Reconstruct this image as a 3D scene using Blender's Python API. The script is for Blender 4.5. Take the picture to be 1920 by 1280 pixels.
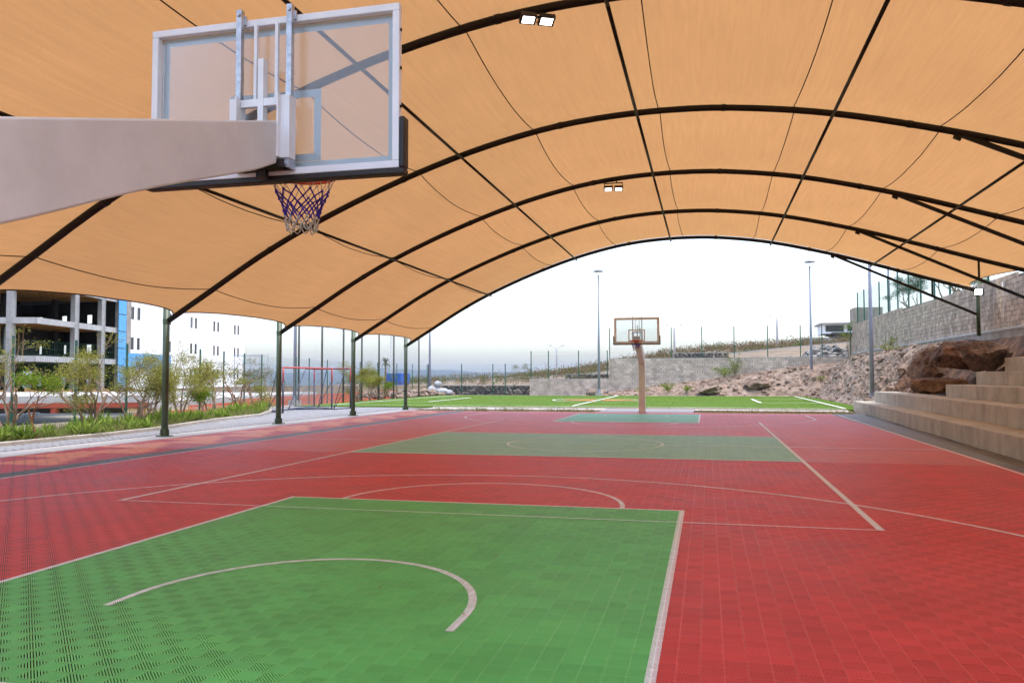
import bpy, math, random
from mathutils import Vector, Matrix, noise

# ------------------------------------------------------------------ reset
for o in list(bpy.data.objects):
    bpy.data.objects.remove(o, do_unlink=True)
scene = bpy.context.scene
COL = scene.collection
R = math.radians

# ------------------------------------------------------------------ camera
cam_d = bpy.data.cameras.new('camera')
cam = bpy.data.objects.new('camera', cam_d)
COL.objects.link(cam)
CAM = Vector((2.8063, -18.7968, 1.5659))
yaw, pitch, roll = -0.238, 0.0441, -0.0023
fwd = Vector((math.sin(yaw) * math.cos(pitch), math.cos(yaw) * math.cos(pitch), math.sin(pitch)))
rgt0 = Vector((math.cos(yaw), -math.sin(yaw), 0))
up0 = rgt0.cross(fwd)
rgt = rgt0 * math.cos(roll) + up0 * math.sin(roll)
up = -rgt0 * math.sin(roll) + up0 * math.cos(roll)
mw = Matrix((rgt, up, -fwd)).transposed().to_4x4()
mw.translation = CAM
cam.matrix_world = mw
cam_d.sensor_width = 36.0
cam_d.lens = 36.0 * 1506.75 / 1920.0
cam_d.clip_start = 0.05
cam_d.clip_end = 60000
scene.camera = cam

# ------------------------------------------------------------------ world, sun, exposure
SUN_EL, SUN_AZ = R(76), R(95)       # high, veiled sun
world = bpy.data.worlds.new('World')
scene.world = world
world.use_nodes = True
wn = world.node_tree
wn.nodes.clear()
sky = wn.nodes.new('ShaderNodeTexSky')
sky.sky_type = 'NISHITA'
sky.sun_disc = False
sky.sun_elevation = SUN_EL
sky.sun_rotation = SUN_AZ
sky.air_density = 1.0
sky.dust_density = 3.0
hs = wn.nodes.new('ShaderNodeHueSaturation')
hs.inputs['Saturation'].default_value = 0.85
bg = wn.nodes.new('ShaderNodeBackground')
bg.inputs['Strength'].default_value = 0.15
wo = wn.nodes.new('ShaderNodeOutputWorld')
wn.links.new(sky.outputs[0], hs.inputs['Color'])
wn.links.new(hs.outputs[0], bg.inputs['Color'])
wn.links.new(bg.outputs[0], wo.inputs['Surface'])

sun_d = bpy.data.lights.new('sun', 'SUN')
sun_d.energy = 0.6
sun_d.angle = R(40)
sun_d.color = (1.0, 0.97, 0.93)
sun = bpy.data.objects.new('sun', sun_d)
COL.objects.link(sun)
sdir = Vector((math.sin(SUN_AZ) * math.cos(SUN_EL), math.cos(SUN_AZ) * math.cos(SUN_EL), math.sin(SUN_EL)))
sun.rotation_euler = sdir.to_track_quat('Z', 'Y').to_euler()
sun.location = (0, 0, 60)

scene.view_settings.view_transform = 'Standard'
scene.view_settings.look = 'None'
scene.view_settings.gamma = 1.0
scene.view_settings.use_curve_mapping = False
scene.view_settings.exposure = 1.75
scene.render.engine = 'CYCLES'
scene.cycles.max_bounces = 5
scene.cycles.diffuse_bounces = 4
scene.cycles.glossy_bounces = 2
scene.cycles.transmission_bounces = 4
scene.cycles.transparent_max_bounces = 16
scene.cycles.volume_bounces = 0

# ------------------------------------------------------------------ materials
def srgb(r, g, b):
    f = lambda c: (c / 255 / 12.92) if c / 255 <= 0.04045 else ((c / 255 + 0.055) / 1.055) ** 2.4
    return (f(r), f(g), f(b))

def mat(name, col, rough=0.6, metal=0.0, var=0.12, scale=3.0, bump=0.0, bscale=40.0, spec=0.5,
        col2=None, detail=4.0, mix2=0.5, streak=None, emit=None, stain=0.0):
    m = bpy.data.materials.new(name)
    m.use_nodes = True
    nt = m.node_tree
    n, l = nt.nodes, nt.links
    b = n['Principled BSDF']
    b.inputs['Roughness'].default_value = rough
    b.inputs['Metallic'].default_value = metal
    b.inputs['Specular IOR Level'].default_value = spec
    geo = n.new('ShaderNodeNewGeometry')
    pos = geo.outputs['Position']
    if streak:
        mp = n.new('ShaderNodeMapping')
        mp.inputs['Scale'].default_value = streak
        l.new(pos, mp.inputs['Vector'])
        pos = mp.outputs[0]
    nz = n.new('ShaderNodeTexNoise')
    nz.inputs['Scale'].default_value = scale
    nz.inputs['Detail'].default_value = detail
    nz.inputs['Roughness'].default_value = 0.65
    l.new(pos, nz.inputs['Vector'])
    ramp = n.new('ShaderNodeValToRGB')
    c = col
    lo = tuple(max(0, x * (1 - var)) for x in c)
    hi = tuple(min(1, x * (1 + var)) for x in c)
    ramp.color_ramp.elements[0].position = 0.3
    ramp.color_ramp.elements[1].position = 0.7
    ramp.color_ramp.elements[0].color = (*lo, 1)
    ramp.color_ramp.elements[1].color = (*hi, 1)
    if col2:
        ramp.color_ramp.elements[1].color = (*col2, 1)
        ramp.color_ramp.elements[0].position = mix2 - 0.15
        ramp.color_ramp.elements[1].position = mix2 + 0.15
    l.new(nz.outputs['Fac'], ramp.inputs[0])
    if stain:
        ms = n.new('ShaderNodeMapping'); ms.inputs['Scale'].default_value = (1.1, 1.1, 0.6)
        l.new(geo.outputs['Position'], ms.inputs['Vector'])
        ns = n.new('ShaderNodeTexNoise'); ns.inputs['Scale'].default_value = 1.6; ns.inputs['Detail'].default_value = 8
        ns.inputs['Roughness'].default_value = 0.7
        l.new(ms.outputs[0], ns.inputs['Vector'])
        rs_ = n.new('ShaderNodeValToRGB')
        rs_.color_ramp.elements[0].position = 0.38; rs_.color_ramp.elements[0].color = (1 - stain, 1 - stain, 1 - stain * 1.05, 1)
        rs_.color_ramp.elements[1].position = 0.56; rs_.color_ramp.elements[1].color = (1, 1, 1, 1)
        l.new(ns.outputs['Fac'], rs_.inputs[0])
        mm = n.new('ShaderNodeMix'); mm.data_type = 'RGBA'; mm.blend_type = 'MULTIPLY'; mm.inputs[0].default_value = 1.0
        l.new(ramp.outputs[0], mm.inputs[6]); l.new(rs_.outputs[0], mm.inputs[7])
        l.new(mm.outputs[2], b.inputs['Base Color'])
    else:
        l.new(ramp.outputs[0], b.inputs['Base Color'])
    if bump:
        nb = n.new('ShaderNodeTexNoise')
        nb.inputs['Scale'].default_value = bscale
        nb.inputs['Detail'].default_value = 5
        l.new(geo.outputs['Position'], nb.inputs['Vector'])
        bp = n.new('ShaderNodeBump')
        bp.inputs['Strength'].default_value = bump
        bp.inputs['Distance'].default_value = 0.02 if bscale > 12 else 0.07
        l.new(nb.outputs['Fac'], bp.inputs['Height'])
        l.new(bp.outputs[0], b.inputs['Normal'])
    if emit:
        b.inputs['Emission Color'].default_value = (*emit[0], 1)
        b.inputs['Emission Strength'].default_value = emit[1]
    return m

PITCH_RIB = 0.0147
TILE = 0.25
TY0 = 0.125                      # tile rows start on odd eighths in y
def slit_nodes(nt, frac):
    """1 in the slit of the tile's diagonal ribs, 0 on a rib, from the surface position"""
    n, l = nt.nodes, nt.links
    def M(op, a, b=None):
        x = n.new('ShaderNodeMath'); x.operation = op
        for i, v in enumerate((a, b)):
            if v is None: continue
            if isinstance(v, (int, float)): x.inputs[i].default_value = v
            else: l.new(v, x.inputs[i])
        return x.outputs[0]
    geo = n.new('ShaderNodeNewGeometry')
    sp = n.new('ShaderNodeSeparateXYZ')
    l.new(geo.outputs['Position'], sp.inputs[0])
    x, y = sp.outputs[0], M('SUBTRACT', sp.outputs[1], TY0)
    h = TILE / 2
    cx, cy = M('FLOOR', M('DIVIDE', x, h)), M('FLOOR', M('DIVIDE', y, h))
    par = M('FLOORED_MODULO', M('ADD', cx, cy), 2.0)
    lx = M('SUBTRACT', M('SUBTRACT', x, M('MULTIPLY', cx, h)), h / 2)
    ly = M('SUBTRACT', M('SUBTRACT', y, M('MULTIPLY', cy, h)), h / 2)
    sgn = M('SUBTRACT', M('MULTIPLY', par, 2.0), 1.0)
    d = M('MULTIPLY', M('ADD', lx, M('MULTIPLY', ly, sgn)), 0.70711)
    fr = M('FRACT', M('ADD', M('DIVIDE', d, PITCH_RIB), 100.5))
    away = M('ABSOLUTE', M('SUBTRACT', fr, 0.5))
    slit = M('GREATER_THAN', away, 0.5 - frac / 2)
    ex = M('LESS_THAN', M('ABSOLUTE', lx), h / 2 - 0.004)
    ey = M('LESS_THAN', M('ABSOLUTE', ly), h / 2 - 0.004)
    slit = M('MULTIPLY', slit, M('MULTIPLY', ex, ey))
    tx, ty = M('FLOOR', M('DIVIDE', x, TILE)), M('FLOOR', M('DIVIDE', y, TILE))
    cmb = n.new('ShaderNodeCombineXYZ')
    l.new(tx, cmb.inputs[0]); l.new(ty, cmb.inputs[1])
    wnz = n.new('ShaderNodeTexWhiteNoise')
    l.new(cmb.outputs[0], wnz.inputs['Vector'])
    return slit, wnz.outputs['Value'], M, par

def tile_mat(name, col, flat=False):
    m = bpy.data.materials.new(name)
    m.use_nodes = True
    nt = m.node_tree
    n, l = nt.nodes, nt.links
    b = n['Principled BSDF']
    b.inputs['Roughness'].default_value = 0.42
    b.inputs['Specular IOR Level'].default_value = 0.5
    slit, rnd, M, par = slit_nodes(nt, 0.4)
    geo = n.new('ShaderNodeNewGeometry')
    nz = n.new('ShaderNodeTexNoise'); nz.inputs['Scale'].default_value = 0.9; nz.inputs['Detail'].default_value = 6
    l.new(geo.outputs['Position'], nz.inputs['Vector'])
    dust = n.new('ShaderNodeTexNoise'); dust.inputs['Scale'].default_value = 60; dust.inputs['Detail'].default_value = 3
    l.new(geo.outputs['Position'], dust.inputs['Vector'])
    k = M('ADD', M('MULTIPLY', rnd, 0.16), M('MULTIPLY', nz.outputs['Fac'], 0.35))
    k = M('ADD', M('ADD', k, M('MULTIPLY', dust.outputs['Fac'], 0.15)), 0.66)
    k = M('MULTIPLY', k, M('ADD', M('MULTIPLY', par, 0.07), 0.965))
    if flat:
        k = M('MULTIPLY', k, M('SUBTRACT', 1.0, M('MULTIPLY', slit, 0.5)))  # flat tops have no slits; their shade is painted as darker stripes
    vm = n.new('ShaderNodeVectorMath'); vm.operation = 'SCALE'
    vm.inputs[0].default_value = col
    l.new(k, vm.inputs['Scale'])
    # pale film of dust
    mx = n.new('ShaderNodeMix'); mx.data_type = 'RGBA'
    mx.inputs[7].default_value = (0.42, 0.36, 0.31, 1)
    l.new(vm.outputs[0], mx.inputs[6])
    dn = n.new('ShaderNodeTexNoise'); dn.inputs['Scale'].default_value = 0.45; dn.inputs['Detail'].default_value = 7
    l.new(geo.outputs['Position'], dn.inputs['Vector'])
    l.new(M('MULTIPLY', M('MAXIMUM', M('SUBTRACT', dn.outputs['Fac'], 0.32), 0.0), 0.24), mx.inputs[0])
    l.new(mx.outputs[2], b.inputs['Base Color'])
    l.new(M('ADD', M('MULTIPLY', nz.outputs['Fac'], 0.2), 0.44 if flat else 0.4), b.inputs['Roughness'])
    b.inputs['Specular IOR Level'].default_value = 0.30 if flat else 0.38
    return m

def paint_mat():
    m = bpy.data.materials.new('court_line_paint')
    m.use_nodes = True
    nt = m.node_tree
    n, l = nt.nodes, nt.links
    b = n['Principled BSDF']
    b.inputs['Roughness'].default_value = 0.5
    slit, rnd, M, par = slit_nodes(nt, 0.33)
    geo = n.new('ShaderNodeNewGeometry')
    nz = n.new('ShaderNodeTexNoise'); nz.inputs['Scale'].default_value = 14; nz.inputs['Detail'].default_value = 6
    l.new(geo.outputs['Position'], nz.inputs['Vector'])
    rp = n.new('ShaderNodeValToRGB')
    rp.color_ramp.elements[0].position = 0.3; rp.color_ramp.elements[0].color = (0.74, 0.76, 0.79, 1)
    rp.color_ramp.elements[1].position = 0.55; rp.color_ramp.elements[1].color = (0.86, 0.90, 0.95, 1)
    l.new(nz.outputs['Fac'], rp.inputs[0])
    l.new(rp.outputs[0], b.inputs['Base Color'])
    worn = M('GREATER_THAN', nz.outputs['Fac'], 0.76)
    l.new(M('SUBTRACT', 1.0, M('MAXIMUM', slit, worn)), b.inputs['Alpha'])
    return m

def fabric_mat():
    m = bpy.data.materials.new('shade_cloth')
    m.use_nodes = True
    nt = m.node_tree
    n, l = nt.nodes, nt.links
    n.remove(n['Principled BSDF'])
    out = n['Material Output']
    geo = n.new('ShaderNodeNewGeometry')
    mp = n.new('ShaderNodeMapping'); mp.inputs['Scale'].default_value = (14.0, 0.45, 14.0)
    l.new(geo.outputs['Position'], mp.inputs['Vector'])
    a = n.new('ShaderNodeTexNoise'); a.inputs['Scale'].default_value = 1.0; a.inputs['Detail'].default_value = 5
    l.new(mp.outputs[0], a.inputs['Vector'])
    mp2 = n.new('ShaderNodeMapping'); mp2.inputs['Scale'].default_value = (60.0, 60.0, 60.0)
    l.new(geo.outputs['Position'], mp2.inputs['Vector'])
    b2 = n.new('ShaderNodeTexNoise'); b2.inputs['Scale'].default_value = 1.0; b2.inputs['Detail'].default_value = 2
    l.new(mp2.outputs[0], b2.inputs['Vector'])
    ad = n.new('ShaderNodeMath'); ad.operation = 'ADD'
    l.new(a.outputs['Fac'], ad.inputs[0]); l.new(b2.outputs['Fac'], ad.inputs[1])
    mr = n.new('ShaderNodeMapRange')
    mr.inputs['From Min'].default_value = 0.6; mr.inputs['From Max'].default_value = 1.4
    mr.inputs['To Min'].default_value = 0.9; mr.inputs['To Max'].default_value = 1.1
    l.new(ad.outputs[0], mr.inputs['Value'])
    # every strip of cloth between two seams gets a slightly different random tone, with faint clouds
    sp = n.new('ShaderNodeSeparateXYZ'); l.new(geo.outputs['Position'], sp.inputs[0])
    def mth(op, a_, b_):
        q = n.new('ShaderNodeMath'); q.operation = op
        for i_, v_ in enumerate((a_, b_)):
            if isinstance(v_, (int, float)): q.inputs[i_].default_value = v_
            else: l.new(v_, q.inputs[i_])
        return q.outputs[0]
    ix = mth('FLOOR', mth('DIVIDE', mth('ADD', sp.outputs[0], 1.2), 3.0), 0.0)
    iy = mth('FLOOR', mth('DIVIDE', sp.outputs[1], 5.91), 0.0)
    cb = n.new('ShaderNodeCombineXYZ'); l.new(ix, cb.inputs[0]); l.new(iy, cb.inputs[1])
    wnz = n.new('ShaderNodeTexWhiteNoise'); l.new(cb.outputs[0], wnz.inputs['Vector'])
    cl = n.new('ShaderNodeTexNoise'); cl.inputs['Scale'].default_value = 0.35; cl.inputs['Detail'].default_value = 6
    l.new(geo.outputs['Position'], cl.inputs['Vector'])
    tone = mth('MULTIPLY', mth('ADD', mth('MULTIPLY', wnz.outputs['Value'], 0.08), 0.96), mth('ADD', mth('MULTIPLY', cl.outputs['Fac'], 0.22), 0.89))
    tone = mth('MULTIPLY', tone, mr.outputs[0])
    def tint(col):
        v = n.new('ShaderNodeVectorMath'); v.operation = 'SCALE'
        v.inputs[0].default_value = col
        l.new(tone, v.inputs['Scale'])
        return v.outputs[0]
    d = n.new('ShaderNodeBsdfDiffuse'); l.new(tint((0.52, 0.33, 0.175)), d.inputs['Color'])
    t = n.new('ShaderNodeBsdfTranslucent'); l.new(tint((0.49, 0.258, 0.102)), t.inputs['Color'])
    mx = n.new('ShaderNodeMixShader'); mx.inputs[0].default_value = 0.45
    l.new(d.outputs[0], mx.inputs[1]); l.new(t.outputs[0], mx.inputs[2])
    l.new(mx.outputs[0], out.inputs['Surface'])
    return m

def leaf_mat(name, col, col2, trans=0.35):
    m = bpy.data.materials.new(name)
    m.use_nodes = True
    nt = m.node_tree
    n, l = nt.nodes, nt.links
    n.remove(n['Principled BSDF'])
    out = n['Material Output']
    geo = n.new('ShaderNodeNewGeometry')
    rp = n.new('ShaderNodeValToRGB')
    rp.color_ramp.elements[0].color = (*col, 1); rp.color_ramp.elements[1].color = (*col2, 1)
    l.new(geo.outputs['Random Per Island'], rp.inputs[0])
    d = n.new('ShaderNodeBsdfDiffuse'); l.new(rp.outputs[0], d.inputs['Color'])
    t = n.new('ShaderNodeBsdfTranslucent'); l.new(rp.outputs[0], t.inputs['Color'])
    mx = n.new('ShaderNodeMixShader'); mx.inputs[0].default_value = trans
    l.new(d.outputs[0], mx.inputs[1]); l.new(t.outputs[0], mx.inputs[2])
    l.new(mx.outputs[0], out.inputs['Surface'])
    return m

def glass_mat():
    m = bpy.data.materials.new('backboard_glass')
    m.use_nodes = True
    nt = m.node_tree
    n, l = nt.nodes, nt.links
    n.remove(n['Principled BSDF'])
    out = n['Material Output']
    t = n.new('ShaderNodeBsdfTransparent'); t.inputs['Color'].default_value = (0.92, 0.95, 0.97, 1)
    d = n.new('ShaderNodeBsdfDiffuse'); d.inputs['Color'].default_value = (0.9, 0.9, 0.92, 1)
    g = n.new('ShaderNodeBsdfGlossy'); g.inputs['Roughness'].default_value = 0.03
    nz = n.new('ShaderNodeTexNoise'); nz.inputs['Scale'].default_value = 5; nz.inputs['Detail'].default_value = 6
    geo = n.new('ShaderNodeNewGeometry'); l.new(geo.outputs['Position'], nz.inputs['Vector'])
    mr = n.new('ShaderNodeMapRange'); mr.inputs['To Min'].default_value = 0.10; mr.inputs['To Max'].default_value = 0.15
    l.new(nz.outputs['Fac'], mr.inputs['Value'])
    m1 = n.new('ShaderNodeMixShader'); l.new(mr.outputs[0], m1.inputs[0])
    l.new(t.outputs[0], m1.inputs[1]); l.new(d.outputs[0], m1.inputs[2])
    fr = n.new('ShaderNodeFresnel'); fr.inputs['IOR'].default_value = 1.45
    m2 = n.new('ShaderNodeMixShader'); l.new(fr.outputs[0], m2.inputs[0])
    l.new(m1.outputs[0], m2.inputs[1]); l.new(g.outputs[0], m2.inputs[2])
    l.new(m2.outputs[0], out.inputs['Surface'])
    return m

MT = {}
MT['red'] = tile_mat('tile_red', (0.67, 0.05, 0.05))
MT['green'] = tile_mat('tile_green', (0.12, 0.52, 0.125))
MT['red_f'] = tile_mat('tile_red_far_sheen', (0.66, 0.085, 0.08), True)  # paler copy of the near red, grazing sheen mixed into the colour
MT['green_f'] = tile_mat('tile_green_far_sheen', (0.17, 0.56, 0.32), True)  # near green with the sky's minty reflection put into the colour
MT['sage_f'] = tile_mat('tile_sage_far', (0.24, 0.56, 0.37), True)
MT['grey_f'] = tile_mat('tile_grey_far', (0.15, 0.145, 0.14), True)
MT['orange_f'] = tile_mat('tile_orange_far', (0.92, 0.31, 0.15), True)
MT['paint'] = paint_mat()
MT['base'] = mat('court_slab', (0.03, 0.03, 0.03), 0.9, var=0.3)
MT['cloth'] = fabric_mat()
MT['cord'] = mat('seam_cord', (0.035, 0.014, 0.009), 0.8)
MT['dsteel'] = mat('dark_bronze_paint', (0.010, 0.0075, 0.005), 0.6, var=0.2, scale=8, spec=0.3)
MT['gsteel'] = mat('dark_green_paint', (0.055, 0.085, 0.043), 0.38, var=0.2, scale=6)
MT['white'] = mat('white_enamel', (0.80, 0.83, 0.87), 0.35, var=0.06, scale=5)
MT['cream'] = mat('cream_enamel', (0.66, 0.66, 0.65), 0.45, var=0.08, scale=3)
MT['galv'] = mat('galvanised_steel', (0.5, 0.52, 0.56), 0.35, metal=0.7, var=0.25, scale=25)
MT['black'] = mat('black_rubber', (0.014, 0.011, 0.012), 0.5, var=0.3, scale=20)
MT['orange'] = mat('orange_enamel', (0.68, 0.07, 0.02), 0.4, var=0.1)
MT['glass'] = glass_mat()
MT['glasspaint'] = leaf_mat('white_glass_paint', (0.82, 0.92, 0.97), (0.86, 0.94, 0.98), 0.25)
MT['netw'] = mat('white_cord', (0.6, 0.56, 0.5), 0.8)
MT['netb'] = mat('blue_cord', (0.06, 0.035, 0.48), 0.8)
MT['conc'] = mat('board_cast_concrete', (0.43, 0.395, 0.335), 0.85, var=0.2, scale=1.6, bump=0.35, bscale=14, detail=9, stain=0.22)
MT['paleconc'] = mat('pale_concrete', (0.44, 0.42, 0.40), 0.85, var=0.12, scale=2.5, bump=0.2, detail=8)
MT['kerb'] = mat('kerb_concrete', (0.40, 0.37, 0.33), 0.9, var=0.15, scale=4, bump=0.25, detail=8)
MT['paver'] = mat('blue_grey_paver', (0.25, 0.25, 0.265), 0.85, var=0.14, scale=9, bump=0.2, detail=6)
MT['block'] = mat('split_face_block', (0.33, 0.27, 0.225), 0.95, var=0.32, scale=1.7, bump=0.5, bscale=25, detail=9)
MT['blockfar'] = mat('grey_block', (0.34, 0.295, 0.25), 0.95, var=0.24, scale=1.4, bump=0.4, bscale=20, detail=9)
MT['mortar'] = mat('mortar', (0.13, 0.11, 0.095), 0.95, var=0.2)
MT['cement'] = mat('cement_footing', (0.30, 0.275, 0.25), 0.9, var=0.3, scale=1.5, detail=8, bump=0.2)
MT['earth'] = mat('dry_earth', (0.19, 0.14, 0.095), 0.95, var=0.3, scale=0.5, bump=0.5, bscale=6, detail=10)
MT['rock'] = mat('pink_grey_rock', (0.15, 0.10, 0.075), 0.95, scale=1.8, bump=1.0, bscale=5, detail=14, col2=(0.335, 0.255, 0.20), mix2=0.5)
MT['rockdark'] = mat('broken_brown_rock', (0.085, 0.055, 0.04), 0.95, scale=1.3, bump=0.9, bscale=7, detail=12, col2=(0.34, 0.24, 0.18), mix2=0.5)
MT['boulder'] = mat('red_brown_boulder', (0.055, 0.024, 0.013), 0.85, scale=1.6, bump=0.9, bscale=8, detail=13, col2=(0.24, 0.125, 0.065), mix2=0.56)
MT['boulder2'] = mat('grey_brown_boulder', (0.075, 0.045, 0.032), 0.85, scale=1.3, bump=0.8, bscale=8, detail=12, col2=(0.22, 0.135, 0.085), mix2=0.5)
MT['boulder3'] = mat('ochre_boulder', (0.10, 0.05, 0.022), 0.85, scale=1.8, bump=0.9, bscale=7, detail=12, col2=(0.30, 0.17, 0.085), mix2=0.5)
MT['volc'] = mat('volcanic_stone', (0.10, 0.10, 0.105), 0.95, scale=1.4, bump=0.6, bscale=10, col2=(0.40, 0.34, 0.28), mix2=0.56, detail=5)
MT['turf'] = mat('artificial_turf', (0.075, 0.14, 0.006), 0.9, var=0.22, scale=6, bump=0.5, bscale=90, spec=0.2)
MT['turfblade'] = mat('turf_blade', (0.082, 0.155, 0.006), 0.8, var=0.2, scale=9, spec=0.2)
MT['turfline'] = mat('turf_line_white', (0.75, 0.75, 0.7), 0.9, var=0.12, scale=5, detail=7)
MT['turforange'] = mat('turf_emblem_orange', (0.5, 0.17, 0.03), 0.9, var=0.3, scale=5)
MT['fgreen'] = mat('fence_green', (0.008, 0.085, 0.055), 0.4, var=0.12)
MT['wire'] = mat('fence_wire_green', (0.02, 0.11, 0.075), 0.5, var=0.1)
MT['lampgrey'] = mat('lavender_grey_pole', (0.27, 0.285, 0.36), 0.4, var=0.08)
MT['lampwhite'] = mat('white_lamp_pole', (0.62, 0.62, 0.66), 0.5)
MT['poleb'] = mat('net_pole_grey', (0.085, 0.085, 0.075), 0.5, var=0.25)
MT['netcord'] = mat('net_cord_grey', (0.26, 0.28, 0.37), 0.9)
MT['goalred'] = mat('goal_red', (0.42, 0.06, 0.055), 0.45)
MT['goalblue'] = mat('goal_navy', (0.018, 0.018, 0.05), 0.45)
MT['bark'] = mat('pale_bark', (0.25, 0.175, 0.115), 0.9, var=0.35, scale=9, bump=0.5, bscale=50, streak=(1, 1, 0.25))
MT['barkred'] = mat('red_bark', (0.25, 0.105, 0.045), 0.9, var=0.3, scale=9, bump=0.5, bscale=50)
MT['leafa'] = leaf_mat('feathery_leaf', (0.14, 0.155, 0.025), (0.35, 0.33, 0.085))
MT['leafb'] = leaf_mat('bright_leaf', (0.09, 0.17, 0.015), (0.24, 0.32, 0.04))
MT['leafc'] = leaf_mat('dull_leaf', (0.07, 0.10, 0.04), (0.17, 0.18, 0.085))
MT['grassl'] = leaf_mat('daylily_leaf', (0.10, 0.19, 0.025), (0.30, 0.38, 0.08))
MT['grassd'] = leaf_mat('dry_grass', (0.17, 0.19, 0.06), (0.36, 0.35, 0.16))
MT['brush'] = leaf_mat('dry_brush_twig', (0.10, 0.07, 0.042), (0.25, 0.185, 0.115), 0.2)
MT['brushg'] = leaf_mat('green_brush', (0.06, 0.095, 0.025), (0.15, 0.19, 0.06), 0.2)
MT['bldwhite'] = mat('white_render', (0.9, 0.9, 0.9), 0.8, var=0.04, scale=0.4)
MT['bldgrey'] = mat('grey_primer_steel', (0.30, 0.30, 0.30), 0.6, var=0.15, scale=1.5)
MT['slabedge'] = mat('slab_fascia', (0.38, 0.38, 0.38), 0.7, var=0.15, scale=1.2)
MT['soffit'] = mat('metal_deck_soffit', (0.33, 0.32, 0.30), 0.6, var=0.2)
MT['joist'] = mat('ochre_joist', (0.36, 0.185, 0.045), 0.7, var=0.25)
MT['dark'] = mat('shaded_interior', (0.035, 0.03, 0.027), 0.9, var=0.3, scale=0.8)  # shade of the unlit interior put into the colour
MT['bluepanel'] = mat('blue_sheathing', (0.10, 0.36, 0.70), 0.6, var=0.07, scale=1.5)
MT['darkpane'] = mat('dark_window_glass', (0.03, 0.03, 0.035), 0.15, var=0.4)
MT['alu'] = mat('grey_window_blind', (0.16, 0.16, 0.17), 0.6)
MT['redsteel'] = mat('red_primer_steel', (0.34, 0.055, 0.025), 0.6, var=0.2, scale=2)
MT['pipe'] = mat('black_plastic_pipe', (0.02, 0.02, 0.022), 0.3, var=0.3)
MT['orangemesh'] = mat('orange_barrier', (0.72, 0.09, 0.02), 0.6, var=0.15)
MT['wood'] = mat('formwork_wood', (0.42, 0.245, 0.10), 0.85, var=0.3, scale=3)
MT['bag'] = mat('white_sack', (0.33, 0.34, 0.36), 0.8, var=0.12, scale=6)
MT['lens'] = mat('lit_floodlight_lens', (1, 1, 1), 0.3, emit=((1.0, 0.98, 0.92), 2.6))
MT['lensw'] = mat('lit_wall_floodlight_lens', (1, 1, 1), 0.3, emit=((1.0, 0.95, 0.75), 36.0))
MT['lampbody'] = mat('floodlight_housing', (0.025, 0.025, 0.028), 0.4)
MT['conduit'] = mat('white_conduit', (0.62, 0.61, 0.58), 0.5)
MT['roadc'] = mat('pale_road', (0.40, 0.37, 0.34), 0.9, var=0.12)
MT['hill'] = mat('far_hill_scrub', (0.035, 0.048, 0.048), 0.95, var=0.3, scale=0.003, detail=10)
MT['brownroof'] = mat('dark_brown_cladding', (0.07, 0.055, 0.05), 0.6)
MT['bluebox'] = mat('blue_container', (0.02, 0.09, 0.42), 0.5, var=0.1)
MT['plum'] = mat('mauve_paint', (0.40, 0.26, 0.33), 0.7)

# ------------------------------------------------------------------ mesh helpers
def root_off(p):
    v = Vector((0, 0, 0))
    while p is not None:
        v += p.location
        p = p.parent
    return v

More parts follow.
